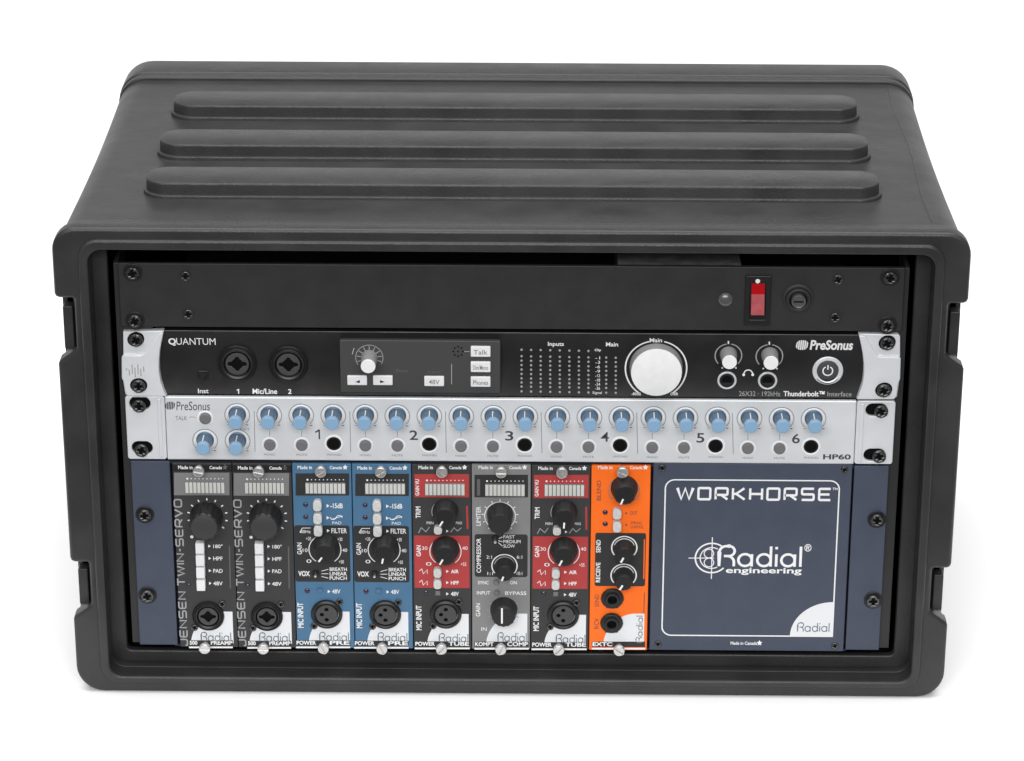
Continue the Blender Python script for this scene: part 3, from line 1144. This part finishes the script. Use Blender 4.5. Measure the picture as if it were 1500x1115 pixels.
def blue_knob(u, v):
    x, z = px(u, v, -.6)
    o = put('knob', KBODY, (x, -.6, z), ha, math.radians(random.uniform(-6, 6)))
    for nm, me in (('knob_ring', KRING), ('knob_cap', KCAP), ('pointer', KPTR)):
        c = bpy.data.objects.new(nm, me)
        COL.objects.link(c)
        c.parent = o


for u, v in KN + BK:
    blue_knob(u, v)
BRING = mesh_of('button_ring', MB().add(lathe(0, 0, [(3.9, .2), (3.9, -.3), (4.3, -.5), (4.9, -.3), (5.1, .1)], 36)), M['white_print'])
BBTN = mesh_of('push_button', MB().add(lathe(0, 0, [(0, -2.2), (3.0, -2.2), (3.5, -1.8), (3.6, .1)], 32)), M['grey_button'])
for u, v in BT_ + TALK:
    x, z = px(u, v, -1.6)
    o = put('push_button', BBTN, (x, -.6, z), ha)
    c = bpy.data.objects.new('button_ring', BRING)
    COL.objects.link(c)
    c.parent = o
for u, v in JK:
    x, z = px(u, v, -.9)
    o = jack(ha, x, -.6, z, 6.0, 'white_print', .77, .8)
    build('sleeve', lathe(x, z, [(3.6, -.85), (3.7, -1.1), (4.4, -1.15), (4.6, -.7)], 28), 'black_plastic', o)

# ================================================================== MODULE RACK
wr = thing('module_rack', 'navy three-unit module rack with two ears and a large blank cover at the bottom', 'module rack', (0, 0, 0))
MZ0, MZ1 = .6, 132.6
# chassis: a dark box the modules slide into
cx0, cx1 = px(250, 800, 2)[0], px(1246, 800, 2)[0]
mb = MB()
mb.add(box(cx0, cx1, 8, 150, MZ0 + .5, MZ1 - .5))
mb.add(box(cx0, cx1, 1.6, 8.2, MZ1 - 2.2, MZ1))
mb.add(box(cx0, cx1, 1.6, 8.2, MZ0, MZ0 + 1.2))
build('chassis', mb, 'navy_dark', wr)
lx = px(248.5, 680)[0]
rx = px(1252, 680)[0]
for sgn in (-1, 1):
    a, b = (-239.5, lx) if sgn < 0 else (rx, 238.0)
    e = build('rack_ear', plate([rrect(a, MZ0 + 1.5, b, MZ1, .6)], 0, 3.2, .5), 'navy', wr)
    for u, v in (((212, 754.5), (216, 872.5)) if sgn < 0 else ((1284.5, 761.5), (1279, 880))):
        x, z = px(u, v, -1)
        rack_screw(wr, x, z)
        
# blank cover
bx0, bx1 = px(957, 690)[0], px(1241.5, 800)[0] + .6
bz0, bz1 = px(1100, 953.5)[1], px(1100, 679.5)[1]
cov = build('blank_cover', plate([rrect(bx0, bz0, bx1, bz1, .6)], 0, 2.2, .5), 'navy', wr)
cov['label'] = 'large navy blank cover with white lettering and outline'
for u, v in ((970, 686), (1237, 688.5), (964, 944), (1223, 946.5)):
    x, z = px(u, v, -.5)
    put('panel_screw', TINY, (x, 0, z), cov, random.uniform(-.5, .5))
P = Print(0)
a, b = px(969.5, 930.5), px(1230, 704.5)
fx0_, fx1_, fz0, fz1 = a[0], b[0], a[1], b[1]
out = rrect(fx0_, fz0, fx1_, fz1, 6, 8)
# lower right corner stays square
out = [p for p in out if not (p[0] > fx1_ - 6.05 and p[1] < fz0 + 6.05)] + [(fx1_, fz0)]
P.line('white_print', out, .85, True)
cr = px(1222, 882)[1] - fz0
cw = fx1_ - px(1157, 930)[0]
patch = [(fx1_, fz0), (fx1_, fz0 + cr)] + [(fx1_ - cw * math.sin(t * math.pi / 2 / 14), fz0 + cr * math.cos(t * math.pi / 2 / 14)) for t in range(1, 15)]
P.poly('pale_patch', patch, .01)
P.done(cov, 'printed_outline')
P.fit('radial_grey', RAD, 1167, 911.5, 1215.5, 925.5, lift=.05)
P.fit('white_print', sq_text('WORKHORSE', .21, .5, .14), 990, 714.5, 1217, 733.5)
P.text('white_print', 'TM', 1219.5, 714.5, 1227, 718, bold=.02)
P.done(cov, 'name_lettering')
P.fit('white_print', RAD_BOLD, 1050, 798, 1175.5, 830.5, lift=.07)
P.text('white_print', 'engineering', 1063, 832, 1174.5, 842, bold=.02, lift=.13)
P.text('white_print', '®', 1178, 797, 1189, 808, bold=.01)
uc, vc = 1042.5, 817.5
P.ring('white_print', uc, vc, 24, 1.0, 52, 318)
P.ring('white_print', uc, vc, 17, .7, 60, 300)
P.ring('white_print', uc - 4, vc - 6.5, 7, .6, lift=.015)
P.ring('white_print', uc - 4, vc + 6.5, 7, .6, lift=.02)
P.line('white_print', [px(1008.5, 817.5), px(1046, 817.5)], .6, lift=.03)
P.line('white_print', [px(1043.5, 787), px(1042, 848)], .6, lift=.05)
P.done(cov, 'brand_lettering')
P.text('white_print', 'Made in Canada', 1070, 940, 1109, 944.5, bold=.02)
P.poly('white_print', [P.px(1112.5 + (4.4 if t % 2 == 0 else 2.2) * math.sin(t * .6283), 942 - (4.4 if t % 2 == 0 else 2.2) * math.cos(t * .6283)) for t in range(10)][::-1])
P.done(cov, 'printed_legend')

# ---- modules ------------------------------------------------------------
YM = -1.2
PITCH = 37.62
x_first = px(253, 690, YM)[0]
MODX = []
for k in range(8):
    MODX.append(x_first + (px(866.5, 690, YM)[0] - x_first) / 7 * k)
PITCH = MODX[1] - MODX[0]
MW = PITCH - .55
mz0, mz1 = px(600, 950, YM)[1], px(600, 680.5, YM)[1]

STEEL_SCREW = MB().add(plate([circ(0, 0, 3.55, 28), [(-3, .38), (3, .38), (3, -.38), (-3, -.38)]], -7.4, -4.4, .5, 3))
STEEL_SCREW.add(lathe(0, 0, [(0, -6.7), (3.3, -6.7), (3.3, -4.5), (2.0, -4.4), (2.0, 0), (0, 0)], 24))
THUMB = mesh_of('thumbscrew', STEEL_SCREW, M['steel'])


class Module:
    def __init__(s, idx, name, label, m, cat='preamp module', strip='mod_dark', group=None):
        s.i = idx
        s.x0 = MODX[idx]
        s.t = thing(name, label, cat, (s.x0 + MW / 2, YM, mz0), group)
        face = build('faceplate', plate([rrect(s.x0, mz0, s.x0 + MW, mz1, .4)], YM, YM + 2.6, .3), m, s.t)
        build('rail_tray', box(s.x0 + 2, s.x0 + MW - 2, YM + 2.6, 60, mz0 + 4, mz1 - 4), 'rail', s.t)
        s.P = Print(YM)
        s.face = face

    def screws(s, top, bot):
        for u, v in (top, bot):
            x, z = px(u, v, YM - 7.4)
            put('thumbscrew', THUMB, (x, YM, z), s.t, random.uniform(-1.2, 1.2))

    def head(s, ink, u0, u1, vv=685):
        P = s.P
        P.text(ink, 'Made in', u0, vv - 2.8, u0 + 21, vv + 2.3, bold=.02)
        P.text(ink, 'Canada', u1 - 27, vv - 2.3, u1 - 9, vv + 2.3, bold=.02)
        P.poly(ink, [P.px(u1 - 4.5 + (4 if t % 2 == 0 else 2.2) * math.sin(t * .6283), vv - .3 - (4 if t % 2 == 0 else 2.2) * math.cos(t * .6283)) for t in range(10)][::-1])

    def patch(s, u0, u1, v_top, v_bot, word=True, wu=None, steps=None):
        """pale corner with a curved edge and the maker's word"""
        P = s.P
        a, b = P.px(u0, v_bot), P.px(u1, v_top)
        w, h = b[0] - a[0], b[1] - a[1]
        pts = [(b[0], a[1]), (b[0], b[1])]
        for t in range(0, 13):
            q = t / 12 * math.pi / 2
            pts.append((b[0] - w * .22 - w * .78 * math.sin(q), a[1] + h * (math.cos(q) ** 1.15)))
        Q = Print(YM)
        Q.poly('pale_patch', pts, .01)
        Q.done(s.t, 'corner_patch')
        if word:
            Q.fit('radial_grey', RAD, wu[0], wu[1], wu[2], wu[3], lift=.04)
            Q.done(s.t, 'brand_lettering')

    def foot(s, u0, u1, v, left, right, um, ink='white_print', back=None):
        P = s.P
        if back:
            Q = Print(YM)
            Q.poly(back, [P.px(u0, v + 4.5), P.px(u1, v + 4.5), P.px(u1, v - 3.6), P.px(u0, v - 3.6)], .02)
            Q.done(s.t, 'footer_band')
        P.text(ink, left, u0 + 1, v - 2.8, um - 10, v + 3, bold=.03, lift=.03)
        if right:
            P.text(ink, right, um + 10, v - 2.8, u1 - 1, v + 3, bold=.03, lift=.03)
        P.poly('white_print', [P.px(u0, v + 8), P.px(u1, v + 8), P.px(u1, v + 5.6), P.px(u0, v + 5.6)], .02)

    def meter(s, u0, v0, u1, v1, frame, b0, c0, b1, c1):
        P = s.P
        Q = Print(YM)
        Q.poly(frame, [P.px(u0, v1), P.px(u1, v1), P.px(u1, v0), P.px(u0, v0)])
        Q.done(s.t, 'meter_frame')
        a, b = px(b0, c1, YM), px(b1, c0, YM)
        o = build('level_meter', plate([rrect(a[0], a[1], b[0], b[1], .3)], YM - .35, YM + .3, .15), 'led_gap', s.t)
        mb = MB()
        n = 10
        for k in range(n):
            xa = a[0] + (b[0] - a[0]) * (k + .1) / n
            xb = a[0] + (b[0] - a[0]) * (k + .9) / n
            mb.add(plate([rrect(xa, a[1] + .6, xb, b[1] - .6, .25, 3)], YM - .75, YM - .3, .15, 1))
        o2 = build('light_segments', mb, 'led_bar', o)
        for k in range(10):
            uu = b0 + (b1 - b0) * (k + .5) / n
            P.disc('white_print', uu, c0 - 4.2, .9 if k else 1.5, .02)

    def led(s, u, v, r=3.6):
        x, z = px(u, v, YM - .6)
        k = mmpx(u, v, YM)
        build('indicator_light', lathe(x, z, [(0, YM - 1.0), (r * k * .6, YM - .85), (r * k, YM - .3), (r * k, YM + .1)], 18), 'led_dark', s.t)

    def xlr(s, u, v, R=10.2):
        x, z = px(u, v, YM - 1.2)
        o = build('xlr_socket', lathe(x, z, [(R * .74, YM - .1), (R * .76, YM - 1.8), (R * .84, YM - 2.4), (R * .96, YM - 1.8), (R, YM - .8), (R, YM + .3)], 44), 'black_plastic', s.t)
        holes = [circ(x + dx * R, z + dz * R, R * .13, 14) for dx, dz in ((0, .36), (-.3, 0), (0, -.36))]
        build('insert', plate([circ(x, z, R * .68, 36)] + holes, YM - 1.6, YM - .3, .25), 'inset_grey', o)
        build('bore', hole_disc(x, z, R * .72, YM - .22), 'hole', o)
        for du, dv in ((1, 1), (-1, -1)):
            q = (x + du * R * .82, z + dv * R * .86)
            put('panel_screw', TINY, (q[0], YM - .1, q[1]), s.t, random.uniform(-.5, .5))

    def scale(s, u, v, r, ink, a0=-45, a1=225, n=0, w=.5, tick=3.5, solid=True):
        P = s.P
        if solid:
            P.ring(ink, u, v, r, w, a0, a1, .02)
        x, z = P.px(u, v)
        k = mmpx(u, v, YM)
        for j in range(n):
            q = math.radians(a0 + (a1 - a0) * j / (n - 1))
            P.line(ink, [(x + math.cos(q) * r * k, z + math.sin(q) * r * k), (x + math.cos(q) * (r + tick) * k, z + math.sin(q) * (r + tick) * k)], w, lift=.02)

    def knob(s, u, v, h, r0, r1, ang, body='soft_black', face=None, pointer='white_print', skirt=None, **kw):
        x, z = px(u, v, YM)
        return knob(s.t, x, z, YM, r0, r1, h, body, face or body, pointer, ang, skirt=skirt, **kw)

    def rect(s, ink, u0, v0, u1, v1, r=1.5):
        a, b = s.P.px(u0, v1), s.P.px(u1, v0)
        Q = Print(YM)
        Q.poly(ink, rrect(a[0], a[1], b[0], b[1], r))
        Q.done(s.t, 'colour_field')

    def button(s, u, v, hu=4.5, hv=8.5, h=4.5, m='frost_button'):
        x, z = px(u, v, YM - h)
        k = mmpx(u, v, YM)
        o = build('push_button', plate([rrect(x - hu * k, z - hv * k * .5, x + hu * k, z + hv * k * .5, hu * k * .8)], YM - h, YM + .2, .6, 3), m, s.t)
        return o

    def done(s):
        s.P.done(s.t, 'printed_legend')
        return s.t


def twin(t, cls_label, dx, name=None):
    c = copy_tree(t, dx)
    c['label'] = cls_label
    return c


# 1 and 2: charcoal twin-servo preamps
m = Module(0, 'preamp_module', 'charcoal preamp module with four white buttons, next to the navy rack ear', 'mod_dark')
P = m.P
m.rect('black_print', 253.5, 681.5, 339, 690.5, .2)
m.head('white_print', 261, 334)
m.meter(255, 692.5, 336, 725.5, 'grey_print', 271.5, 705.5, 329, 723)
P.fit('light_print', sq_text('JENSEN TWIN-SERVO', .2, .4, .3), 263.5, 731, 267.5, 946, rot=True)
uc, vc = 304, 757
x, z = P.px(uc, vc)
k_ = mmpx(uc, vc, YM)
for j in range(11):
    q = math.radians(-38 + 256 * j / 10)
    P.line('white_print', [(x + math.cos(q) * 26.5 * k_, z + math.sin(q) * 26.5 * k_), (x + math.cos(q) * 30 * k_, z + math.sin(q) * 30 * k_)], .8)
m.knob(302.5, 757, 15.5, 10.6, 9.6, -138, 'black_plastic', 'charcoal_knob', None, skirt=None, flute=12, fd=.6)
P.disc('white_print', 281, 786.5, 2.4)
for v_, tx in ((804, '180°'), (822, 'HPF'), (840, 'PAD'), (858.5, '48V')):
    bx, bz = px(292.5 + (v_ - 804) * .03, v_, YM - 5)
    build('push_button', plate([rrect(bx - 2.75, bz - 3.75, bx + 2.75, bz + 3.75, .5)], YM - 5, YM + .2, .5, 2), 'white_button', m.t)
    P.tri('white_print', 306.5 + (v_ - 804) * .02, v_ - 4, 2.3)
    P.text('white_print', tx, 312.5, v_ - 6.5, 326, v_ - 1, bold=.01)
m.led(276.5, 858)
P.line('faint_print', [P.px(336, 800), P.px(337.5, 862)], .8)
x, z = px(305, 903, YM - 1)
combo_socket(m.t, x, YM, z, 10.3)
for du, dv in ((1, 1), (-1, -1)):
    put('panel_screw', TINY, (x + du * 9.2, YM - .1, z + dv * 8.6), m.t, .3)
m.patch(280, 340.5, 896, 942, True, (294, 925.5, 338.5, 939.5))
m.foot(277, 341, 941.5, '500', 'PREAMP', 299, 'white_print', 'dark_print')
m.screws((290.5, 692), (299.5, 951.5))
t1 = m.done()
twin(t1, 'charcoal preamp module with four white buttons, next to a blue module', PITCH)

# 3 and 4: blue preamps
m = Module(2, 'preamp_module', 'bright blue preamp module standing right beside a charcoal module with white buttons', 'mod_blue')
P = m.P
m.head('white_print', 436, 510)
m.meter(433, 693.5, 511.5, 726, 'dark_print', 447.5, 707, 506, 723.5)
P.line('faint_print', [P.px(439, 723), P.px(439, 700)], 2)
for u_, v_ in ((464.5, 742), (465, 761), (465.8, 779)):
    m.button(u_, v_, 6.3, 17, 4.5)
m.led(447.5, 740)
m.led(447.8, 758)
P.tri('white_print', 480, 741)
P.text('white_print', '-15dB', 484, 737.5, 502, 744.5, bold=.02)
P.tri('white_print', 480, 758.5)
P.line('white_print', arc(*P.px(488, 757), 1.9, 190, 350, 8), .5)
P.line('white_print', arc(*P.px(497, 759), 1.9, 10, 170, 8), .5)
P.line('white_print', [P.px(502, 756), P.px(485, 761)], .4)
P.text('white_print', 'PAD', 487, 764, 500, 768)
m.rect('dark_print', 433, 770, 512, 852, 1.6)
P.line('white_print', [P.px(439, 780), P.px(443, 773.5), P.px(455, 773.5)], .4, lift=.02)
P.text('white_print', '80Hz', 440, 776.5, 455, 781, lift=.03)
P.tri('white_print', 480.5, 777.5, 2.4, .02)
P.text('white_print', 'FILTER', 485.5, 774, 508, 781, bold=.01, lift=.03)
P.text('white_print', 'GAIN', 435.5, 795, 442, 812, rot=True, bold=.01, lift=.03)
m.scale(476, 805, 23.5, 'white_print', -55, 235, 0, .55)
for q, t in (((452, 789), '+20'), ((447, 806), '10'), ((452.5, 822), '0'), ((498, 790), '+30'), ((505, 806), '40'), ((500, 823), '+50')):
    P.text('white_print', t, q[0] - 3.5, q[1] - 2.5, q[0] + 3.5, q[1] + 2.5, lift=.03)
m.knob(477, 800.5, 10.5, 8.6, 7.0, -146, 'soft_black', 'black_plastic', 'white_print', pw=1.1, pl=.55, skirt=9.0)
m.rect('faint_print', 435.5, 834.5, 455.5, 846, .4)
P.text('white_print', 'VOX', 437, 836.5, 454, 844, bold=.03, lift=.03)
for dv, t in ((834, 'BREATH'), (840.5, 'LINEAR'), (847, 'PUNCH')):
    P.text('white_print', t, 483, dv - 2.6, 508, dv + 2.4, bold=.015, lift=.03)
    P.line('white_print', [P.px(471, 840.5 + (dv - 840.5) * .6), P.px(481, dv)], .4, lift=.02)
x, z = px(462.5, 840, YM)
tg = build('toggle_switch', lathe(x, z, [(1.2, YM - 1.1), (2.0, YM - 1.1), (2.3, YM - .5), (2.3, YM + .1)], 20), 'black_plastic', m.t)
build('lever', lathe(x, z - .3, [(0, YM - 4), (.8, YM - 3.8), (.9, YM - 3), (.6, YM), (.6, YM + .2)], 12), 'steel', tg)
m.led(450, 866, 4)
x, z = px(468.5, 865, YM)
build('push_button', plate([rrect(x - 2.0, z - 1.5, x + 2.0, z + 1.5, 1.2)], YM - 1.2, YM + .2, .5), 'mod_blue', m.t)
P.tri('white_print', 481.5, 866.5, 2.4)
P.text('white_print', '48V', 486.5, 863.5, 498.5, 869.5, bold=.01)
P.text('white_print', 'MIC INPUT', 436.5, 883, 444, 919.5, rot=True, bold=.025)
m.patch(452.5, 512, 896, 941, True, (467.5, 925.5, 511, 939))
m.xlr(478.5, 900.5)
m.foot(433.5, 513, 941.5, 'POWER', 'PRE', 473, 'white_print', 'dark_print')
m.screws((469.5, 692.5), (473.5, 951.5))
t3 = m.done()
c = twin(t3, 'bright blue preamp module between its blue twin and a charcoal and red module', PITCH)
for ch_ in c.children:
    if ch_.name.startswith('knob'):
        ch_.rotation_euler.y = math.radians(-168)

# 5 and 7: charcoal and red tube preamps
m = Module(4, 'preamp_module', 'charcoal and red preamp module between a blue module and the grey one', 'mod_dark')
P = m.P
m.head('white_print', 613, 685)
m.meter(607, 694.5, 687, 728.5, 'red_print', 622.5, 708, 681, 726)
P.text('white_print', 'GAIN VU', 608.5, 702, 614, 726, rot=True, bold=.02, lift=.03)
P.text('white_print', 'TRIM', 609, 742, 616, 759, rot=True, bold=.02)
m.scale(651.5, 750, 19, 'light_print', 20, 200, 0, .5)
m.scale(651.5, 750, 22, 'white_print', -40, 20, 0, .01, solid=False)
P.text('white_print', 'MIN', 625, 764, 635, 768)
P.text('white_print', 'MAX', 668, 764, 677, 768)
m.knob(652.5, 748, 10.5, 8.2, 7.0, -150, 'soft_black', 'black_plastic', 'white_print', pw=1.1, pl=.6)
P.line('red_print', [P.px(684, 741), P.px(685, 775)], 1.2)
m.button(641.5, 778, 6, 13, 4.5)
P.line('light_print', [P.px(613, 781), P.px(617, 773), P.px(624, 779), P.px(629, 772)], .5)
P.line('light_print', [P.px(660, 780), P.px(665, 773), P.px(670, 778), P.px(676, 773)], .5)
P.tri('white_print', 655, 778, 2)
m.rect('red_print', 607.5, 785, 687.5, 861, .3)
P.text('white_print', 'GAIN', 610, 799, 616.5, 815, rot=True, bold=.02, lift=.03)
m.scale(652.5, 808, 23, 'white_print', -52, 232, 0, .55)
for q, t in (((622, 803), '30'), ((628, 826), '0'), ((681, 803), '40'), ((679, 826.5), '+55')):
    P.text('white_print', t, q[0] - 4, q[1] - 2.5, q[0] + 4, q[1] + 2.5, lift=.03)
m.knob(652.5, 803.5, 10.5, 8.6, 7.2, -152, 'soft_black', 'black_plastic', 'white_print', pw=1.1, pl=.6, skirt=9.0)
for v_, t in ((840.5, 'AIR'), (857, 'HPF')):
    m.button(640.8, v_, 5.8, 15, 4.5)
    P.tri('white_print', 655, v_ - 3.5, 2.3, .02)
    P.text('white_print', t, 660.5, v_ - 6, 672, v_ - .7, bold=.02, lift=.03)
    P.line('pale_patch', [P.px(614, v_ - 4), P.px(618, v_ - 7), P.px(620, v_), P.px(626, v_ - 6), P.px(626, v_)], .5, lift=.02)
m.led(624, 869, 4)
x, z = px(641.5, 868.5, YM)
build('push_button', plate([rrect(x - 1.6, z - 1.6, x + 1.6, z + 1.6, .4)], YM - 1.0, YM + .2, .4), 'grey_button', m.t)
P.tri('white_print', 655, 870, 2.3)
P.text('white_print', '48V', 660.5, 867, 672, 873, bold=.02)
P.text('white_print', 'MIC INPUT', 609.5, 887, 617.5, 923, rot=True, bold=.025)
m.patch(626, 686.5, 899.5, 942, True, (642.5, 927.5, 686, 940.5))
m.xlr(653, 900.5)
m.foot(607.5, 688, 943, 'POWER', 'TUBE', 647, 'white_print', 'dark_print')
m.screws((647, 693), (646.5, 952.5))
t5 = m.done()
c = twin(t5, 'charcoal and red preamp module between the grey and the orange module', PITCH * 2)
kk_ = [o for o in c.children if o.name.startswith('knob')]
for o_, a_ in zip(kk_, (-176, -155)):
    o_.rotation_euler.y = math.radians(a_)

# 6: grey compressor
m = Module(5, 'compressor_module', 'mid grey compressor module between two charcoal and red ones', 'mod_grey', 'compressor module')
P = m.P
m.head('white_print', 701, 773)
m.meter(695, 695.5, 773.5, 728.5, 'dark_print', 710.5, 709, 769, 727)
P.line('faint_print', [P.px(701, 726), P.px(701, 702)], 2, lift=.02)
P.text('white_print', 'LIMITER', 697.5, 742, 704, 770, rot=True, bold=.01)
m.scale(732.5, 756, 22.5, 'white_print', -50, 230, 11, .55, 4.5)
m.knob(732.5, 753, 15.5, 8.3, 7.3, 0, 'soft_black', 'soft_black', None, flute=12, fd=.5)
m.rect('dark_print', 695.5, 783, 773, 845, 1.6)
P.text('white_print', 'COMPRESSOR', 698, 788.5, 704.5, 839, rot=True, bold=.015, lift=.03)
for dv, t in ((786.5, 'FAST'), (793.5, 'MEDIUM'), (800, 'SLOW')):
    P.text('white_print', t, 737.5, dv - 2.4, 737.5 + 5.2 * len(t) * .8, dv + 2.2, lift=.03)
    P.line('white_print', [P.px(730, 792 + (dv - 793) * .4), P.px(736, dv)], .4, lift=.02)
x, z = px(725.5, 789, YM)
tg = build('toggle_switch', lathe(x, z, [(1.2, YM - 1.1), (2.0, YM - 1.1), (2.3, YM - .5), (2.3, YM + .1)], 20), 'black_plastic', m.t)
build('lever', lathe(x, z - .6, [(0, YM - 4.6), (.9, YM - 4.4), (1.0, YM - 3.6), (.6, YM), (.6, YM + .2)], 12), 'steel', tg)
m.scale(739, 829, 18.5, 'white_print', -40, 220, 0, .7)
m.scale(739, 829, 14.5, 'light_print', 10, 170, 0, .8)
for q, t in (((716.5, 816), '2:1'), ((718, 840), '1:1'), ((761, 816), '6:1'), ((761, 840), '10:1')):
    P.text('white_print', t, q[0] - 4, q[1] - 2.3, q[0] + 4, q[1] + 2.3, lift=.03)
m.knob(739.5, 830, 10, 6.6, 5.6, -160, 'soft_black', 'black_plastic', 'white_print', pw=1.1, pl=.6)
P.text('white_print', 'SYNC', 700, 851, 716, 856, bold=.01)
P.text('white_print', 'ON', 747, 851, 757, 856, bold=.01)
P.text('white_print', 'INPUT', 698.5, 866, 718, 871, bold=.01)
P.text('white_print', 'BYPASS', 740, 866.5, 771, 871.5, bold=.01)
for u_, v_ in ((727, 853), (727.5, 868)):
    x, z = px(u_, v_, YM)
    o = build('push_button', lathe(x, z, [(0, YM - 1.6), (1.3, YM - 1.6), (1.5, YM - 1.2), (1.6, YM - .4), (2.1, YM - .4), (2.2, YM + .1)], 20), 'grey_button', m.t)
P.text('white_print', 'GAIN', 697, 884, 703.5, 903, rot=True, bold=.01)
P.text('white_print', 'IN', 705, 919, 713, 924)
m.scale(737.5, 896, 20.5, 'light_print', -50, 230, 11, .4, 4)
m.patch(712, 772.5, 899, 943, True, (728.5, 926, 771.5, 940))
m.knob(738, 892.5, 10.5, 8.8, 7.6, 0, 'soft_black', 'black_plastic', None, flute=14)
x, z = px(734.5, 901, YM - 11)
xx, zz2 = px(738, 892.5, YM)
build('pointer', box(xx - 1.6, xx - .5, YM - 11.1, YM - 10, zz2 - 4.6, zz2 + 6.2), 'white_print', m.t, angle=0)
m.foot(695, 774.5, 943.5, 'KOMPT', 'COMP', 733, 'white_print', 'dark_print')
m.screws((734, 693.5), (733.5, 953))
m.done()

# 8: orange effects loop
m = Module(7, 'effects_module', 'bright orange effects loop module with two jack sockets', 'mod_orange', 'effects module')
P = m.P
m.head('white_print', 876, 950)
P.text('slate_print', 'BLEND', 874, 704, 880.5, 733, rot=True)
m.scale(914, 719, 23, 'grey_print', -40, 220, 0, .5)
m.knob(914.5, 714.5, 11, 8.2, 7.0, -160, 'soft_black', 'black_plastic', 'white_print', pw=1.1, pl=.6, skirt=8.6)
for v_ in (751, 768):
    m.led(886.5, v_, 3.8)
for v_ in (754, 773):
    m.button(904, v_, 6.3, 17, 4.5)
P.tri('slate_print', 917.5, 752, 2)
P.text('slate_print', 'OUT', 923, 749, 934, 754)
P.tri('slate_print', 917.5, 769, 2)
P.text('slate_print', 'DRAG', 924, 764, 940, 768)
P.text('slate_print', 'CONTROL', 924, 770, 943, 774)
m.rect('dark_print', 871, 781, 946.5, 858.5, 1.4)
P.text('white_print', 'SEND', 873, 791, 880, 809.5, rot=True, bold=.02, lift=.03)
P.text('white_print', 'RECEIVE', 872.5, 824, 879.5, 853, rot=True, bold=.02, lift=.03)
P.line('mod_orange', [P.px(943, 848), P.px(944, 790)], .7, lift=.02)
for uc, vc, an in ((914.5, 802.5, -155), (913.5, 843, -150)):
    m.scale(uc, vc, 18.5, 'white_print', -40, 220, 0, .8)
    m.scale(uc, vc, 14.5, 'white_print', 15, 165, 0, .8)
    m.knob(uc, vc + 1, 10, 6.6, 5.6, an, 'soft_black', 'black_plastic', 'white_print', pw=1.2, pl=.7)
P.text('slate_print', 'SEND', 871, 871, 877.5, 889, rot=True)
P.text('slate_print', 'RCV', 870.5, 906, 877, 921, rot=True)
P.line('slate_print', [P.px(943, 905), P.px(944, 868)], .5)
m.patch(884, 944, 899, 942, False)
P.fit('radial_grey', RAD, 930.5, 902, 942, 942, rot=True, lift=.04)
for u_, v_ in ((897, 878), (896, 914)):
    x, z = px(u_, v_, YM - 2)
    # hexagonal nut, threaded bush, bore
    o = build('jack_socket', plate([circ(x, z, 7.4, 6), circ(x, z, 4.2, 28)], YM - 2.2, YM + .1, .5), 'black_plastic', m.t)
    build('collar', lathe(x, z, [(7.0, YM - .1), (7.3, YM - .9), (7.0, YM - 1.5), (6.0, YM - 1.6)], 36), 'black_plastic', o)
    build('bush', lathe(x, z, [(2.9, YM - 1.0), (3.0, YM - 3.6), (3.4, YM - 4.0), (4.4, YM - 3.8), (4.6, YM - 3.2), (4.6, YM - .2)], 32), 'soft_black', o)
    build('bore', hole_disc(x, z, 3.2, YM - .9), 'hole', o)
m.foot(867, 945, 943.5, 'EXTC', '', 907, 'white_print', 'dark_print')
m.screws((912, 693.5), (907, 954.5))
m.done()
